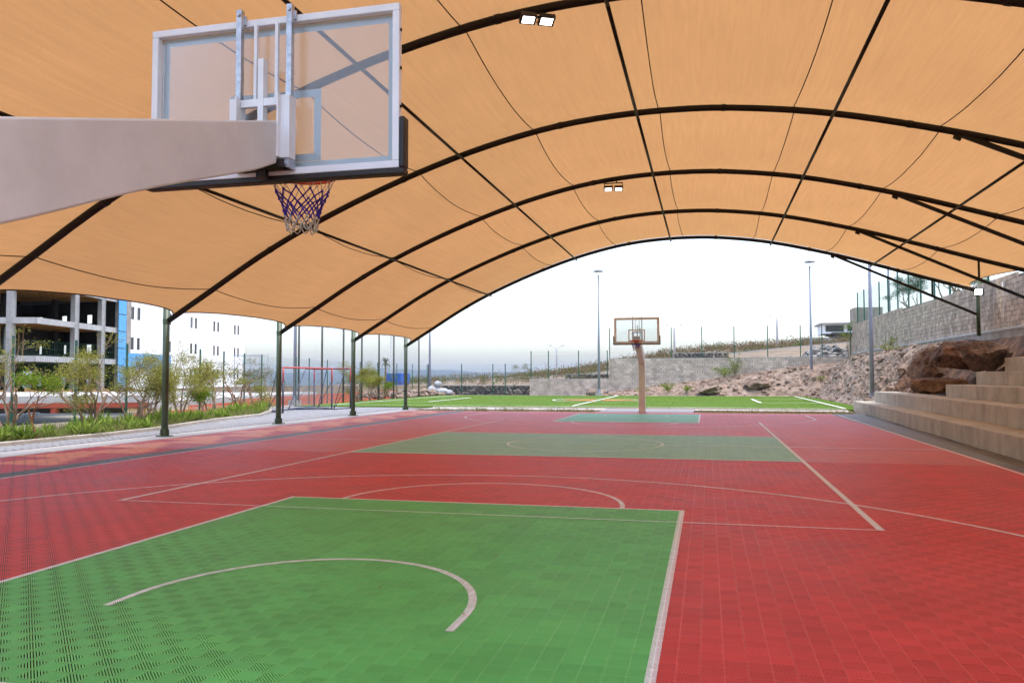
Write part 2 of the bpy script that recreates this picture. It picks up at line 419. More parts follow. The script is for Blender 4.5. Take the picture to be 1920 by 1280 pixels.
class MB:
    def __init__(self):
        self.v, self.f, self.mi = [], [], []
    def quad(self, a, b, c, d, m=0):
        i = len(self.v)
        self.v += [tuple(a), tuple(b), tuple(c), tuple(d)]
        self.f.append((i, i + 1, i + 2, i + 3)); self.mi.append(m)
        return self
    def poly(self, pts, m=0):
        i = len(self.v)
        self.v += [tuple(p) for p in pts]
        self.f.append(tuple(range(i, i + len(pts)))); self.mi.append(m)
        return self
    def tri(self, a, b, c, m=0):
        return self.poly((a, b, c), m)
    def frame(self, o, ax, ay, az, m=0):
        """box from corner o along three edge vectors"""
        o, ax, ay, az = Vector(o), Vector(ax), Vector(ay), Vector(az)
        i = len(self.v)
        for k in range(8):
            self.v.append(tuple(o + ax * (k & 1) + ay * ((k >> 1) & 1) + az * ((k >> 2) & 1)))
        fs = [(0, 2, 3, 1), (4, 5, 7, 6), (0, 1, 5, 4), (2, 6, 7, 3), (0, 4, 6, 2), (1, 3, 7, 5)]
        if ax.cross(ay).dot(az) < 0:
            fs = [tuple(reversed(q)) for q in fs]
        for q in fs:
            self.f.append(tuple(i + t for t in q)); self.mi.append(m)
        return self
    def box(self, x0, x1, y0, y1, z0, z1, m=0):
        return self.frame((x0, y0, z0), (x1 - x0, 0, 0), (0, y1 - y0, 0), (0, 0, z1 - z0), m)
    def tube(self, pts, r, n=8, m=0, caps=True):
        pts = [Vector(p) for p in pts]
        rs = r if isinstance(r, (list, tuple)) else [r] * len(pts)
        base = len(self.v)
        prev = None
        for k, p in enumerate(pts):
            if k == 0: t = pts[1] - p
            elif k == len(pts) - 1: t = p - pts[k - 1]
            else: t = pts[k + 1] - pts[k - 1]
            if t.length < 1e-9: t = Vector((0, 0, 1))
            t.normalize()
            if prev is None:
                a = t.cross(Vector((0, 0, 1)))
                if a.length < 0.05: a = t.cross(Vector((1, 0, 0)))
            else:
                a = prev - t * prev.dot(t)
                if a.length < 1e-6: a = t.cross(Vector((0.3, 1, 0.2)))
            a.normalize(); prev = a
            b = t.cross(a)
            for j in range(n):
                w = 2 * math.pi * (j + 0.5) / n
                self.v.append(tuple(p + (a * math.cos(w) + b * math.sin(w)) * rs[k]))
        for k in range(len(pts) - 1):
            for j in range(n):
                j2 = (j + 1) % n
                a0 = base + k * n
                self.f.append((a0 + j, a0 + j2, a0 + n + j2, a0 + n + j)); self.mi.append(m)
        if caps:
            self.f.append(tuple(base + j for j in reversed(range(n)))); self.mi.append(m)
            e = base + (len(pts) - 1) * n
            self.f.append(tuple(e + j for j in range(n))); self.mi.append(m)
        return self
    def lathe(self, prof, c, n=16, m=0):
        """profile (radius, z) turned round a vertical axis through c"""
        base = len(self.v)
        for r, z in prof:
            for j in range(n):
                w = 2 * math.pi * j / n
                self.v.append((c[0] + r * math.cos(w), c[1] + r * math.sin(w), c[2] + z))
        for k in range(len(prof) - 1):
            for j in range(n):
                j2 = (j + 1) % n
                a0 = base + k * n
                self.f.append((a0 + j, a0 + j2, a0 + n + j2, a0 + n + j)); self.mi.append(m)
        return self
    def prism(self, poly, axis, a, b, m=0):
        """polygon in the two other axes extruded along axis from a to b"""
        def P(p, t):
            if axis == 'x': return (t, p[0], p[1])
            if axis == 'y': return (p[0], t, p[1])
            return (p[0], p[1], t)
        i = len(self.v); n = len(poly)
        self.v += [P(p, a) for p in poly] + [P(p, b) for p in poly]
        self.f.append(tuple(i + k for k in range(n))); self.mi.append(m)
        self.f.append(tuple(i + n + k for k in reversed(range(n)))); self.mi.append(m)
        for k in range(n):
            k2 = (k + 1) % n
            self.f.append((i + k, i + n + k, i + n + k2, i + k2)); self.mi.append(m)
        return self
    def grid(self, P, nu, nv, m=0):
        base = len(self.v)
        for j in range(nv):
            for i in range(nu):
                self.v.append(tuple(P(i, j)))
        for j in range(nv - 1):
            for i in range(nu - 1):
                a = base + j * nu + i
                self.f.append((a, a + 1, a + nu + 1, a + nu)); self.mi.append(m)
        return self
    def build(self, name, mats, parent=None, smooth=False, loc=None, fix=False):
        off = root_off(parent)
        if loc is not None: off = off + Vector(loc)
        me = bpy.data.meshes.new(name)
        me.from_pydata([(x - off.x, y - off.y, z - off.z) for x, y, z in self.v], [], self.f)
        mats = mats if isinstance(mats, (list, tuple)) else [mats]
        for k in mats:
            me.materials.append(MT[k] if isinstance(k, str) else k)
        if len(mats) > 1:
            me.polygons.foreach_set('material_index', self.mi)
        if smooth:
            me.polygons.foreach_set('use_smooth', [True] * len(me.polygons))
        me.update()
        if fix:
            import bmesh
            bm = bmesh.new(); bm.from_mesh(me)
            bmesh.ops.remove_doubles(bm, verts=bm.verts, dist=1e-5)
            bmesh.ops.recalc_face_normals(bm, faces=bm.faces)
            bm.to_mesh(me); bm.free()
        o = bpy.data.objects.new(name, me)
        COL.objects.link(o)
        o.parent = parent
        if loc is not None: o.location = loc
        return o

def tag(o, label=None, cat=None, group=None, kind=None):
    if label: o['label'] = label
    if cat: o['category'] = cat
    if group: o['group'] = group
    if kind: o['kind'] = kind
    return o

def empty(name, loc, label=None, cat=None, group=None, rz=0):
    o = bpy.data.objects.new(name, None)
    COL.objects.link(o)
    o.location = loc
    o.rotation_euler = (0, 0, rz)
    o.empty_display_size = 0.3
    return tag(o, label, cat, group)

def copy_tree(o, parent=None):
    c = o.copy()
    COL.objects.link(c)
    c.parent = parent
    for ch in list(o.children):
        copy_tree(ch, c)
    return c

def bevel(o, w=0.01, seg=2):
    md = o.modifiers.new('bevel', 'BEVEL'); md.width = w; md.segments = seg; md.limit_method = 'ANGLE'
    return o

def fbm(x, y, z=0.0, o=4, s=1.0):
    v, a, f = 0.0, 1.0, s
    for _ in range(o):
        v += a * noise.noise(Vector((x * f, y * f, z * f)))
        a *= 0.5; f *= 2.1
    return v

def sstep(a, b, x):
    t = max(0.0, min(1.0, (x - a) / (b - a)))
    return t * t * (3 - 2 * t)

def interp(tab, x):
    if x <= tab[0][0]: return tab[0][1]
    for (x0, y0), (x1, y1) in zip(tab, tab[1:]):
        if x <= x1: return y0 + (y1 - y0) * (x - x0) / (x1 - x0)
    return tab[-1][1]

# ================================================================== GROUND AND TERRAIN
CREST = [(-120, -6), (-60, -2.2), (-31.6, 0.1), (-27, 0.7), (-18.5, 2.4), (-13, 3.5), (-3, 5.2), (3, 5.8), (15, 6.4), (24, 6.6), (60, 8.5), (140, 10)]
def plateau(x):
    if x < -12.3: return 0.78
    if x < -5.35: return 1.28
    return 3.0
ROADZ = [(-60, -0.5), (-14.4, 1.55), (-8, 2.0), (-0.7, 3.5), (4.6, 3.85), (10, 4.4), (17, 4.95), (30, 6.0), (80, 8)]
def terrain(x, y):
    n = fbm(x, y, 3.1, 4, 0.11) * 0.25
    # upper terrace behind the right-hand retaining wall
    if x > 14.6 and y < 52:
        return 5.15 + (x - 14.6) * 0.03 + n * 0.5
    if y > (50.2 if x > -12.3 else 52.1):
        p = plateau(x)
        if x > 14.6: p = 5.15 - 1.6 * sstep(50, 60, y)
        r = interp(ROADZ, x)
        c = interp(CREST, x)
        if y < 71: h = p + (r - p) * sstep(51.5, 71, y)
        elif y < 78: h = r
        else: h = r + (c - r) * sstep(78, 118, y)
        h += n * 0.6 * sstep(52, 62, y) * (0.25 if 70 < y < 79 else 1)
        h -= 0.12 * max(0, y - 150) ** 1.0 * sstep(150, 260, y)
        # the land drops off to the left
        if x < -30: h -= 0.045 * (-30 - x) * sstep(30, 80, -x)
        return max(h, -60)
    if x < -20.5:
        d = sstep(20.5, 25, -x)
        return -0.06 - 1.0 * d + n * 0.4 * d - 0.02 * max(0, -x - 90)
    if y < -40: return -0.06 + n * 0.2
    return -0.06
def axis(a, b, fine, coarse):
    """sample positions: fine in (a,b), growing outside"""
    out = []
    x = a
    while x <= b: out.append(x); x += fine
    s = fine; x = b
    while x < coarse[1]: s *= 1.25; x += s; out.append(x)
    s = fine; x = a; pre = []
    while x > coarse[0]: s *= 1.25; x -= s; pre.append(x)
    return pre[::-1] + out
xs = sorted(axis(-45, 45, 1.4, (-420, 420)) + [14.58, 14.62, -12.32, -12.28, -5.37, -5.33])
ys = sorted(axis(-30, 125, 1.4, (-160, 520)) + [50.18, 50.24, 52.08, 52.13])
tb = MB()
tb.grid(lambda i, j: (xs[i], ys[j], terrain(xs[i], ys[j])), len(xs), len(ys))
tag(tb.build('ground', 'earth', smooth=True), kind='structure')
# far plain, lower than the hilltop, out to the horizon
pb = MB()
pb.grid(lambda i, j: (-15000 + i * 570.0, -3000 + j * 460.0, -62 - 18 * sstep(0, 30, j)), 41, 36)
tag(pb.build('plain', 'hill', smooth=True), kind='structure')
# distant ridges
def ridge(y0, amp, seed, depth, x0, x1, base):
    rb = MB()
    N = 90
    def P(i, j):
        x = x0 + (x1 - x0) * i / (N - 1)
        e = sstep(0, 0.2, i / (N - 1)) * (1 - sstep(0.72, 1.0, i / (N - 1)))
        hgt = amp * (0.55 + 0.5 * fbm(x * 0.00035, seed, 0, 4)) * e
        t = j / 8
        return (x, y0 + depth * t + 200 * fbm(x * 0.001, t * 3, seed, 2), base + hgt * math.sin(math.pi * t) ** 0.8 if t < 1 else base)
    rb.grid(P, N, 9)
    return rb
tag(ridge(5200, 150, 1.7, 1500, -7200, 1600, -78).build('hills', 'hill', smooth=True), kind='structure')
tag(ridge(8200, 260, 5.2, 2200, -12500, 2600, -80).build('hills', 'hill', smooth=True), kind='structure')

# ------------------------------------------------------------------ tiled court
X0, X1, Y0, Y1 = -10.75, 9.25, -18.375, 16.875
court = MB().box(X0 - 0.02, X1 + 0.02, Y0 - 0.02, Y1 + 0.02, -0.13, -0.0145).build('court', 'base')
tag(court, kind='structure')
SK = 0.0187      # the bleachers' front and the side line run very slightly askew

def zone(x, y):
    ax, ay = abs(x), abs(y)
    if x < -7.875 or x > 7.75 + 0.0:
        if x > 7.75: return 'grey'
        if x > -8.625: return 'grey'
        row = 0 if x < -9.69 else 1
        u = (-9.69 - x) / 1.06 if row == 0 else (x + 9.69) / 1.065     # 0 at middle, 1 at the border
        t = ((y + 5.49 + (1.175 if row else 0.0)) / 2.35) % 1.0
        return 'red' if t > 1 - u * 0.98 else 'orange'
    if ax < 2.5 and 9.125 < ay < 15.375: return 'green'
    if ax < 4.5 and ay < 3.125: return 'sage'
    return 'red'

def clip_strip(sq, nx, ny, lo, hi):
    """clip convex polygon to lo<=p.n<=hi"""
    def cl(poly, s, lim):
        out = []
        for i in range(len(poly)):
            a, b = poly[i], poly[(i + 1) % len(poly)]
            da, db = s * (a[0] * nx + a[1] * ny) - s * lim, s * (b[0] * nx + b[1] * ny) - s * lim
            if da <= 0: out.append(a)
            if (da < 0 < db) or (db < 0 < da):
                t = da / (da - db)
                out.append((a[0] + (b[0] - a[0]) * t, a[1] + (b[1] - a[1]) * t))
        return out
    p = cl(sq, 1, hi)
    return cl(p, -1, lo) if len(p) > 2 else []

def rib_tile():
    """one court tile: thin border, cross bars and diagonal ribs with open slits"""
    b = MB()
    H, h = TILE / 2 - 0.0006, TILE / 4
    D = -0.012
    for s in (-1, 1):                      # border and cross bars
        b.quad((-H, s * H - (0.0045 if s > 0 else 0), 0), (H, s * H - (0.0045 if s > 0 else 0), 0), (H, s * H + (0.0045 if s < 0 else 0), 0), (-H, s * H + (0.0045 if s < 0 else 0), 0))
        b.quad((s * H - (0.0045 if s > 0 else 0), -H + 0.0045, 0), (s * H + (0.0045 if s < 0 else 0), -H + 0.0045, 0), (s * H + (0.0045 if s < 0 else 0), H - 0.0045, 0), (s * H - (0.0045 if s > 0 else 0), H - 0.0045, 0))
    b.quad((-H + 0.0045, -0.004, 0), (H - 0.0045, -0.004, 0), (H - 0.0045, 0.004, 0), (-H + 0.0045, 0.004, 0))
    for s in (-1, 1):
        y0, y1 = (0.004, H - 0.0045) if s > 0 else (-H + 0.0045, -0.004)
        b.quad((-0.004, y0, 0), (0.004, y0, 0), (0.004, y1, 0), (-0.004, y1, 0))
    q = h - 0.0042
    w = PITCH_RIB * 0.55 / 2
    for i in (-1, 1):
        for j in (-1, 1):
            cx, cy = i * h, j * h
            par = ((0 if i < 0 else 1) + (0 if j < 0 else 1)) % 2
            sg = 1 if par else -1
            nx, ny = 0.70711, 0.70711 * sg
            sq = [(-q, -q), (q, -q), (q, q), (-q, q)]
            k = int(q * 1.4143 / PITCH_RIB) + 1
            for r in range(-k, k + 1):
                c = r * PITCH_RIB
                p = clip_strip(sq, nx, ny, c - w, c + w)
                if len(p) < 3: continue
                b.poly([(cx + x, cy + y, -0.0005) for x, y in p])
                for side in (-1, 1):
                    e = [t for t in p if abs(t[0] * nx + t[1] * ny - (c + side * w)) < 1e-6]
                    if len(e) == 2:
                        a0, a1 = e
                        b.quad((cx + a0[0], cy + a0[1], -0.0005), (cx + a1[0], cy + a1[1], -0.0005), (cx + a1[0], cy + a1[1], D), (cx + a0[0], cy + a0[1], D))
    return b
ribt = rib_tile()

def inview(p, mx=0.9, my=0.6):
    d = Vector(p) - CAM
    z = d.dot(fwd)
    if z < 0.3: return None
    return z, d.dot(rgt) / z, d.dot(up) / z
cells = []
nx0 = round(X0 / TILE); nx1 = round(X1 / TILE)
ny0 = round((Y0 - TY0) / TILE); ny1 = round((Y1 - TY0) / TILE)
near_, far_ = [], []
for j in range(ny0, ny1):
    y = TY0 + (j + 0.5) * TILE
    for i in range(nx0, nx1):
        x = (i + 0.5) * TILE
        if x > 8.33 + 0.0375 * (y + 2) + 0.1: continue
        v = inview((x, y, 0))
        dist = math.hypot(x - CAM.x, y - CAM.y)
        lim = -3.125
        if v and abs(v[1]) < 0.637 + 0.25 and v[2] > -0.425 - 0.22 and y < lim:
            seen = abs(v[1]) < 0.64 and v[2] > -0.43
            near_.append((v[0] if seen else 99 + v[0], x, y))
        elif y > -17.2 and (v is not None):
            far_.append((x, y))
near_.sort()
mesh_cache = {}
for k, (d, x, y) in enumerate(near_[:300]):
    z = zone(x, y)
    if z not in mesh_cache:
        o = ribt.build('tile', z)
        mesh_cache[z] = o.data
    else:
        o = bpy.data.objects.new('tile', mesh_cache[z]); COL.objects.link(o)
    o.parent = court
    o.location = (x, y, 0)
fb = MB()
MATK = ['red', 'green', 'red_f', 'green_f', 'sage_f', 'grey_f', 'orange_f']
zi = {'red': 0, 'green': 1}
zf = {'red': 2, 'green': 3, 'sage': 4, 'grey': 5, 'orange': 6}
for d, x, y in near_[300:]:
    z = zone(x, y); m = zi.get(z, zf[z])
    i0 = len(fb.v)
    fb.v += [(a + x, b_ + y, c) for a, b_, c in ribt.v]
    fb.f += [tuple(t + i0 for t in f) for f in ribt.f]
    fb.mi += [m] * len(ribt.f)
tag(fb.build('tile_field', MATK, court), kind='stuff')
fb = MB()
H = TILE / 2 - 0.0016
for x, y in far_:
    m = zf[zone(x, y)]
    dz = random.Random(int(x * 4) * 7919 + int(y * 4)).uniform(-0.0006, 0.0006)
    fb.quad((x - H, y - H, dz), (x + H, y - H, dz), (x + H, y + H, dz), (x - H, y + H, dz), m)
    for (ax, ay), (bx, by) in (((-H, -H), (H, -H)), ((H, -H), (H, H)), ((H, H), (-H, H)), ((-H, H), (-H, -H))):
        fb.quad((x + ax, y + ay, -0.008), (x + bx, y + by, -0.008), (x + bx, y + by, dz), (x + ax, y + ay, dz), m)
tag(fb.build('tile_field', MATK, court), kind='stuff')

# painted lines, ribbons a hair above the tiles
def ribbon(name, pts, w=0.05, closed=False, z=0.0022):
    b = MB()
    P = [Vector((p[0], p[1], 0)) for p in pts]
    n = len(P); L, Rr = [], []
    for k in range(n):
        a = P[k - 1] if (k or closed) else P[k]
        c = P[(k + 1) % n] if (k < n - 1 or closed) else P[k]
        t = (c - a).normalized()
        s = Vector((-t.y, t.x, 0))
        if 0 < k < n - 1 or closed:
            d1 = (P[k] - a).normalized(); d2 = (c - P[k]).normalized()
            cs = max(0.3, math.sqrt(max(0.0, (1 + d1.dot(d2)) / 2)))
        else: cs = 1
        L.append(P[k] + s * (w / 2 / cs)); Rr.append(P[k] - s * (w / 2 / cs))
    for k in range(n if closed else n - 1):
        k2 = (k + 1) % n
        b.quad((Rr[k].x, Rr[k].y, z), (Rr[k2].x, Rr[k2].y, z), (L[k2].x, L[k2].y, z), (L[k].x, L[k].y, z))
    return b
def ell(cx, cy, rx, ry, a0, a1, n=48):
    return [(cx + rx * math.cos(R(a0 + (a1 - a0) * k / n)), cy + ry * math.sin(R(a0 + (a1 - a0) * k / n))) for k in range(n + 1)]
lines = []
YS = 1.1
zz = [0.0022]
def line(name, pts, w=0.058, closed=False):
    zz[0] += 0.0003
    o = ribbon(name, pts, w, closed, zz[0]).build(name, 'paint', court)
    return o
for s in (-1, 1):
    line('key_line', [(-2.5, s * 15.35), (-2.5, s * 9.125), (2.5, s * 9.125), (2.5, s * 15.35)])
    line('free_throw_arc', ell(0, s * 9.15, 1.8, 1.9, 0, -s * 180))
    line('no_charge_arc', [(-1.24, s * 14.0)] + ell(0, s * 13.72, 1.24, 1.42, 180, 180 + s * 180, 40) + [(1.24, s * 14.0)])
    pts = []
    n = 72
    for k in range(n + 1):
        a = R(168 - 156 * k / n)
        pts.append((6.75 * math.cos(a), s * (-13.72 + 7.4 * math.sin(a)) * -1 if s > 0 else (-13.72 + 7.4 * math.sin(a))))
    pts = [(-6.6, s * 15.35)] + pts + [(6.6, s * 15.35)]
    line('three_point_line', pts)
    line('baseline', [(-7.8, s * 15.35), (7.72, s * 15.35)])
line('centre_circle', ell(0, 0, 1.8, 1.95, 0, 360, 64)[:-1], 0.058, True)
line('centre_line', [(-7.8, 0.0), (7.72, 0.0)])
line('sideline', [(-7.9, -15.35), (-7.95, 15.35)])
line('sideline', [(7.55, -15.35), (7.73, 3.6), (7.92, 15.9)])
line('volleyball_line', [(-4.5, -9.92), (4.5, -9.92), (4.5, 9.97), (-4.5, 9.97)], 0.058, True)
for s in (-1, 1):
    line('attack_line', [(-4.45, s * 3.13), (4.45, s * 3.13)])

# ------------------------------------------------------------------ strips round the court
def sheet(name, poly, z, mk, t=0.05, kind='structure'):
    b = MB().prism(poly, 'z', z - t, z, 0)
    o = b.build(name, mk, fix=True)
    return tag(o, kind=kind)
KERB = [(-13.08, -30), (-13.08, -1.9), (-13.0, -0.2), (-13.3, 2.2), (-14.1, 5.2), (-14.6, 7.2), (-15.0, 10.8), (-16.4, 14.0), (-18.4, 17.4), (-18.9, 20.5)]
sheet('concrete_strip', [(-10.78, -30), (-10.78, 16.9), (-10.78, 18.2), (-11.75, 18.2), (-11.75, -30)], 0.0, 'paleconc', 0.1)
# walkway base with loose-laid pavers
wb = MB()
poly = [(-11.76, -30), (-11.76, 18.2), (-11.0, 18.2), (-11.0, 20.6), (-18.9, 20.6)] + KERB[::-1]
sheet('walkway', poly, -0.012, 'mortar', 0.08)
def inside(p, poly):
    c = False
    for (x0, y0), (x1, y1) in zip(poly, poly[1:] + poly[:1]):
        if (y0 > p[1]) != (y1 > p[1]) and p[0] < (x1 - x0) * (p[1] - y0) / (y1 - y0) + x0: c = not c
    return c
rnd = random.Random(4)
pv = MB()
for j in range(-80, 190):
    for i in range(0, 40):
        y = j * 0.11
        x = -11.9 - i * 0.205 - (0.1 if j % 2 else 0)
        if inside((x, y), poly) and inside((x - 0.1, y + 0.05), poly) and inside((x + 0.1, y), poly):
            z = rnd.uniform(-0.002, 0.002)
            pv.box(x - 0.099, x + 0.099, y - 0.051, y + 0.051, -0.03, z)
walk = bpy.data.objects['walkway']
tag(pv.build('paver_field', 'paver', walk), kind='stuff')
# kerb of the planting bed, cast in lengths
def kerb(name, pts, w, z0, z1, mk, label, seglen=1.0):
    P = [Vector((x, y, 0)) for x, y in pts]
    root = empty(name, (P[0].x, P[0].y, 0), label, 'kerb')
    # resample
    d, out = 0.0, [P[0]]
    for a, b in zip(P, P[1:]):
        n = max(1, round((b - a).length / seglen))
        for k in range(1, n + 1): out.append(a + (b - a) * k / n)
    for a, b in zip(out, out[1:]):
        t = (b - a).normalized(); s = Vector((-t.y, t.x, 0)) * (w / 2)
        q = MB()
        a2, b2 = a + t * 0.004, b - t * 0.004
        q.frame((a2.x - s.x, a2.y - s.y, z0), b2 - a2, s * 2, (0, 0, z1 - z0))
        bevel(q.build('kerb_stone', mk, root), 0.02)
    return root
kerb('kerb', [(-13.08, -7)] + KERB[1:], 0.15, -0.1, 0.09, 'kerb', 'long curving pale kerb between walkway and planted bed', 1.2)
kerb('kerb', [(-11.0, 20.75), (-6, 20.95), (-2.4, 21.1), (1.0, 21.2), (5, 21.0), (9.0, 20.6)], 0.16, -0.1, 0.045, 'paleconc', 'straight pale kerb along the near edge of the green turf', 1.2)
kerb('kerb', [(2.2, 19.0), (4, 18.9), (8.6, 18.7)], 0.14, -0.1, 0.03, 'paleconc', 'low pale kerb edging the dry strip right of the far hoop', 1.2)
sheet('path', [(-2.0, 16.9), (2.2, 16.9), (2.2, 21.1), (-2.0, 20.95)], -0.004, 'paver', 0.06)
sheet('path', [(2.21, 19.1), (9.0, 18.8), (9.0, 20.5), (2.21, 21.05)], -0.003, 'paleconc', 0.06)
sheet('path', [(-10.99, 19.0), (-2.01, 19.2), (-2.01, 21.0), (-10.99, 20.65)], -0.002, 'paleconc', 0.06)
# planting bed soil
sheet('planting_bed', [(-15.6, -30)] + [(x - 0.08, y) for x, y in KERB] + [(-19.6, 20.5), (-17.6, 12.5), (-16.3, 5), (-15.7, 0)], 0.02, 'earth', 0.1)

# ------------------------------------------------------------------ turf pitch
TURF = [(-18.9, 20.7), (-11.0, 20.85), (-2.4, 21.2), (1.0, 21.3), (5, 21.1), (9.3, 20.7), (10.2, 25.5), (10.3, 32), (10.2, 40), (10.0, 46.3), (-3, 46.6), (-19.3, 46.6), (-19.0, 30)]
turf = sheet('turf_pitch', TURF, 0.03, 'turf', 0.1)
rnd = random.Random(9)
gb = MB()
cnt = 0
while cnt < 42000:
    x, y = rnd.uniform(-19.3, 10.3), 20.7 + 26 * rnd.random() ** 1.3
    cnt += 1
    if not inside((x, y), TURF): continue
    a = rnd.uniform(0, 6.28); w = 0.008 + 0.0003 * (y - 20); hh = rnd.uniform(0.01, 0.026)
    dx, dy = math.cos(a) * w, math.sin(a) * w
    gb.tri((x - dx, y - dy, 0.028), (x + dx, y + dy, 0.028), (x + rnd.uniform(-.02, .02), y + rnd.uniform(-.02, .02), 0.03 + hh))
tag(gb.build('turf_blades', 'turfblade', turf), kind='stuff')
def tline(pts, w=0.13, closed=False, z=0.062):
    return ribbon('pitch_line', pts, w, closed, z).build('pitch_line', 'turfline', turf)
tline([(-17.3, 22.2), (-4.05, 22.4), (9.05, 21.5), (9.2, 45.4), (-17.4, 45.6)], 0.12, True)
tline([(-4.0, 22.5), (-4.1, 45.3)], 0.13, z=0.064)
tline(ell(-4.05, 33.4, 2.95, 3.6, 0, 360, 48)[:-1], 0.12, True, z=0.066)
tline([(9.0, 28.9), (5.75, 29.1), (5.65, 36.6), (9.1, 36.8)], 0.13, z=0.066)
tline([(-17.2, 27.9), (-13.8, 28.0), (-13.95, 37.5), (-17.3, 37.6)], 0.12, z=0.066)
eb = MB()
for k in range(5):
    for sgn in (-1, 1):
        x = -4.05 + sgn * (0.5 + k * 0.42)
        eb.poly([(x - 0.2, 33.4 - 1.3 + k * 0.2, 0.06), (x + 0.2, 33.4 - 1.2 + k * 0.2, 0.06), (x + 0.26, 33.4 + 1.2 - k * 0.2, 0.06), (x - 0.14, 33.4 + 1.3 - k * 0.2, 0.06)])
eb.build('pitch_emblem', 'turforange', turf)

# ================================================================== SHADE CANOPY
APTS = [(-11.28, 3.09), (-10.0, 3.86), (-8.5, 4.76), (-7.05, 5.5), (-5.0, 6.36), (-3.0, 7.04), (-1.2, 7.48), (0.2, 7.68), (1.8, 7.76), (3.4, 7.70), (5.55, 7.40), (8.03, 6.80), (9.6, 6.33), (11.95, 5.58), (13.65, 5.06)]
def arch_z(x):
    """smooth arch through the measured points"""
    n = len(APTS)
    k = 0
    while k < n - 2 and x > APTS[k + 1][0]: k += 1
    (x1, y1), (x2, y2) = APTS[k], APTS[k + 1]
    (x0, y0) = APTS[k - 1] if k else (2 * x1 - x2, 2 * y1 - y2)
    (x3, y3) = APTS[k + 2] if k + 2 < n else (2 * x2 - x1, 2 * y2 - y1)
    m1, m2 = (y2 - y0) / (x2 - x0), (y3 - y1) / (x3 - x1)
    h = x2 - x1; t = (x - x1) / h
    return (2*t**3 - 3*t**2 + 1) * y1 + (t**3 - 2*t**2 + t) * h * m1 + (-2*t**3 + 3*t**2) * y2 + (t**3 - t**2) * h * m2
AY = [-17.75, -11.83, -5.92, 0.0, 5.88, 11.78, 17.7]
can = empty('shade_canopy', (-11.3, 0, 0), 'long arched tan fabric shade canopy on dark steel arches over the court', 'canopy')
for y in AY:
    xsA = [-11.25 + (13.63 + 11.25) * k / 56 for k in range(57)]
    ar = MB().tube([(x, y, arch_z(x)) for x in xsA], 0.075, 10).build('arch', 'dsteel', can, True)
    for x in (-8.3, -4.6, -0.6, 3.2, 7.1, 10.6):        # bolted sleeves
        x2 = x + 0.1
        MB().tube([(x, y, arch_z(x)), (x2, y, arch_z(x2))], 0.084, 10).build('sleeve', 'dsteel', ar, True)
    po = MB()
    po.tube([(-11.33, y, 0.0), (-11.33, y, 3.58)], 0.088, 16)
    po = po.build('post', 'gsteel', can, True)
    g = MB()
    g.tube([(-11.33, y, 0.0), (-11.33, y, 0.025)], 0.22, 4)
    for a in range(4):
        w = math.pi / 2 * a
        c, s = math.cos(w), math.sin(w)
        g.frame((-11.33 + c * 0.085 - s * 0.006, y + s * 0.085 + c * 0.006, 0.02), (c * 0.055, s * 0.055, 0), (s * 0.012, -c * 0.012, 0), (0, 0, 0.16))
    g.tube([(-11.33, y, 0.02), (-11.33, y, 0.2)], 0.1, 16)
    g.build('base_plate', 'gsteel', po)
    cap = MB().tube([(-11.33, y, 3.58), (-11.33, y, 3.6)], 0.092, 16).build('cap', 'gsteel', po)
    # clamp that ties the arch to the post
    MB().tube([(-11.33, y, 3.02), (-11.33, y, 3.14)], 0.097, 16).build('clamp', 'gsteel', po)
    zb = 3.2 if y > 5 else 3.3
    rp = MB().tube([(13.65, y, zb), (13.65, y, 5.22)], 0.075, 12).build('post', 'gsteel', can, True)
    br = MB()
    br.frame((8.05, y - 0.04, 6.72), (5.58, 0, -2.70), (0, 0.08, 0), (0.04, 0, 0.085))
    br.frame((8.0, y - 0.042, 6.66), (0.14, 0, -0.066), (0, 0.084, 0), (0.03, 0, 0.12))
    br.build('brace', 'dsteel', can)
    MB().tube([(11.95, y, 4.86), (11.95, y, arch_z(11.95))], 0.035, 8).build('strut', 'dsteel', can)
PUR = [-7.05, -2.97, 1.3, 5.55, 9.58]
for y0, y1 in zip(AY, AY[1:]):
    for x in PUR:
        z = arch_z(x) - 0.125
        MB().tube([(x, y0, z), (x, y1, z)], 0.036, 8).build('purlin', 'dsteel', can, True)
SEAM = [-10.0, -7.2, -4.2, -1.2, 1.8, 4.8, 7.8, 10.8]
def fab(x, t, bay):
    u = 4 * t * (1 - t)
    wr = 0.012 * fbm(x * 0.8, t * 5.0, bay * 3.3, 3) * u
    return arch_z(x) + 0.085 - 0.19 * u + wr
def edge_l(t): return -11.12 + 0.54 * (4 * t * (1 - t)) ** 0.7
def edge_r(t): return 13.5 - 0.7 * (4 * t * (1 - t)) ** 0.9
NU, NV = 75, 17
for bi, (y0, y1) in enumerate(zip(AY, AY[1:])):
    def P(i, j):
        t = j / (NV - 1)
        a, b = edge_l(t), edge_r(t)
        x = a + (b - a) * i / (NU - 1)
        return (x, y0 + (y1 - y0) * t, fab(x, t, bi))
    fo = MB().grid(P, NU, NV).build('fabric_panel', 'cloth', can, True)
    for x in SEAM:
        pts = []
        for j in range(25):
            t = j / 24
            xx = x + 0.03 * math.sin(t * 3 + bi)
            pts.append((xx, y0 + (y1 - y0) * t, fab(xx, t, bi) - 0.008))
        MB().tube(pts, 0.011, 5).build('seam', 'cord', fo)
    for e in (edge_l, edge_r):
        pts = []
        for j in range(25):
            t = j / 24
            pts.append((e(t), y0 + (y1 - y0) * t, fab(e(t), t, bi) - 0.004))
        MB().tube(pts, 0.016, 6).build('hem', 'cord', fo)

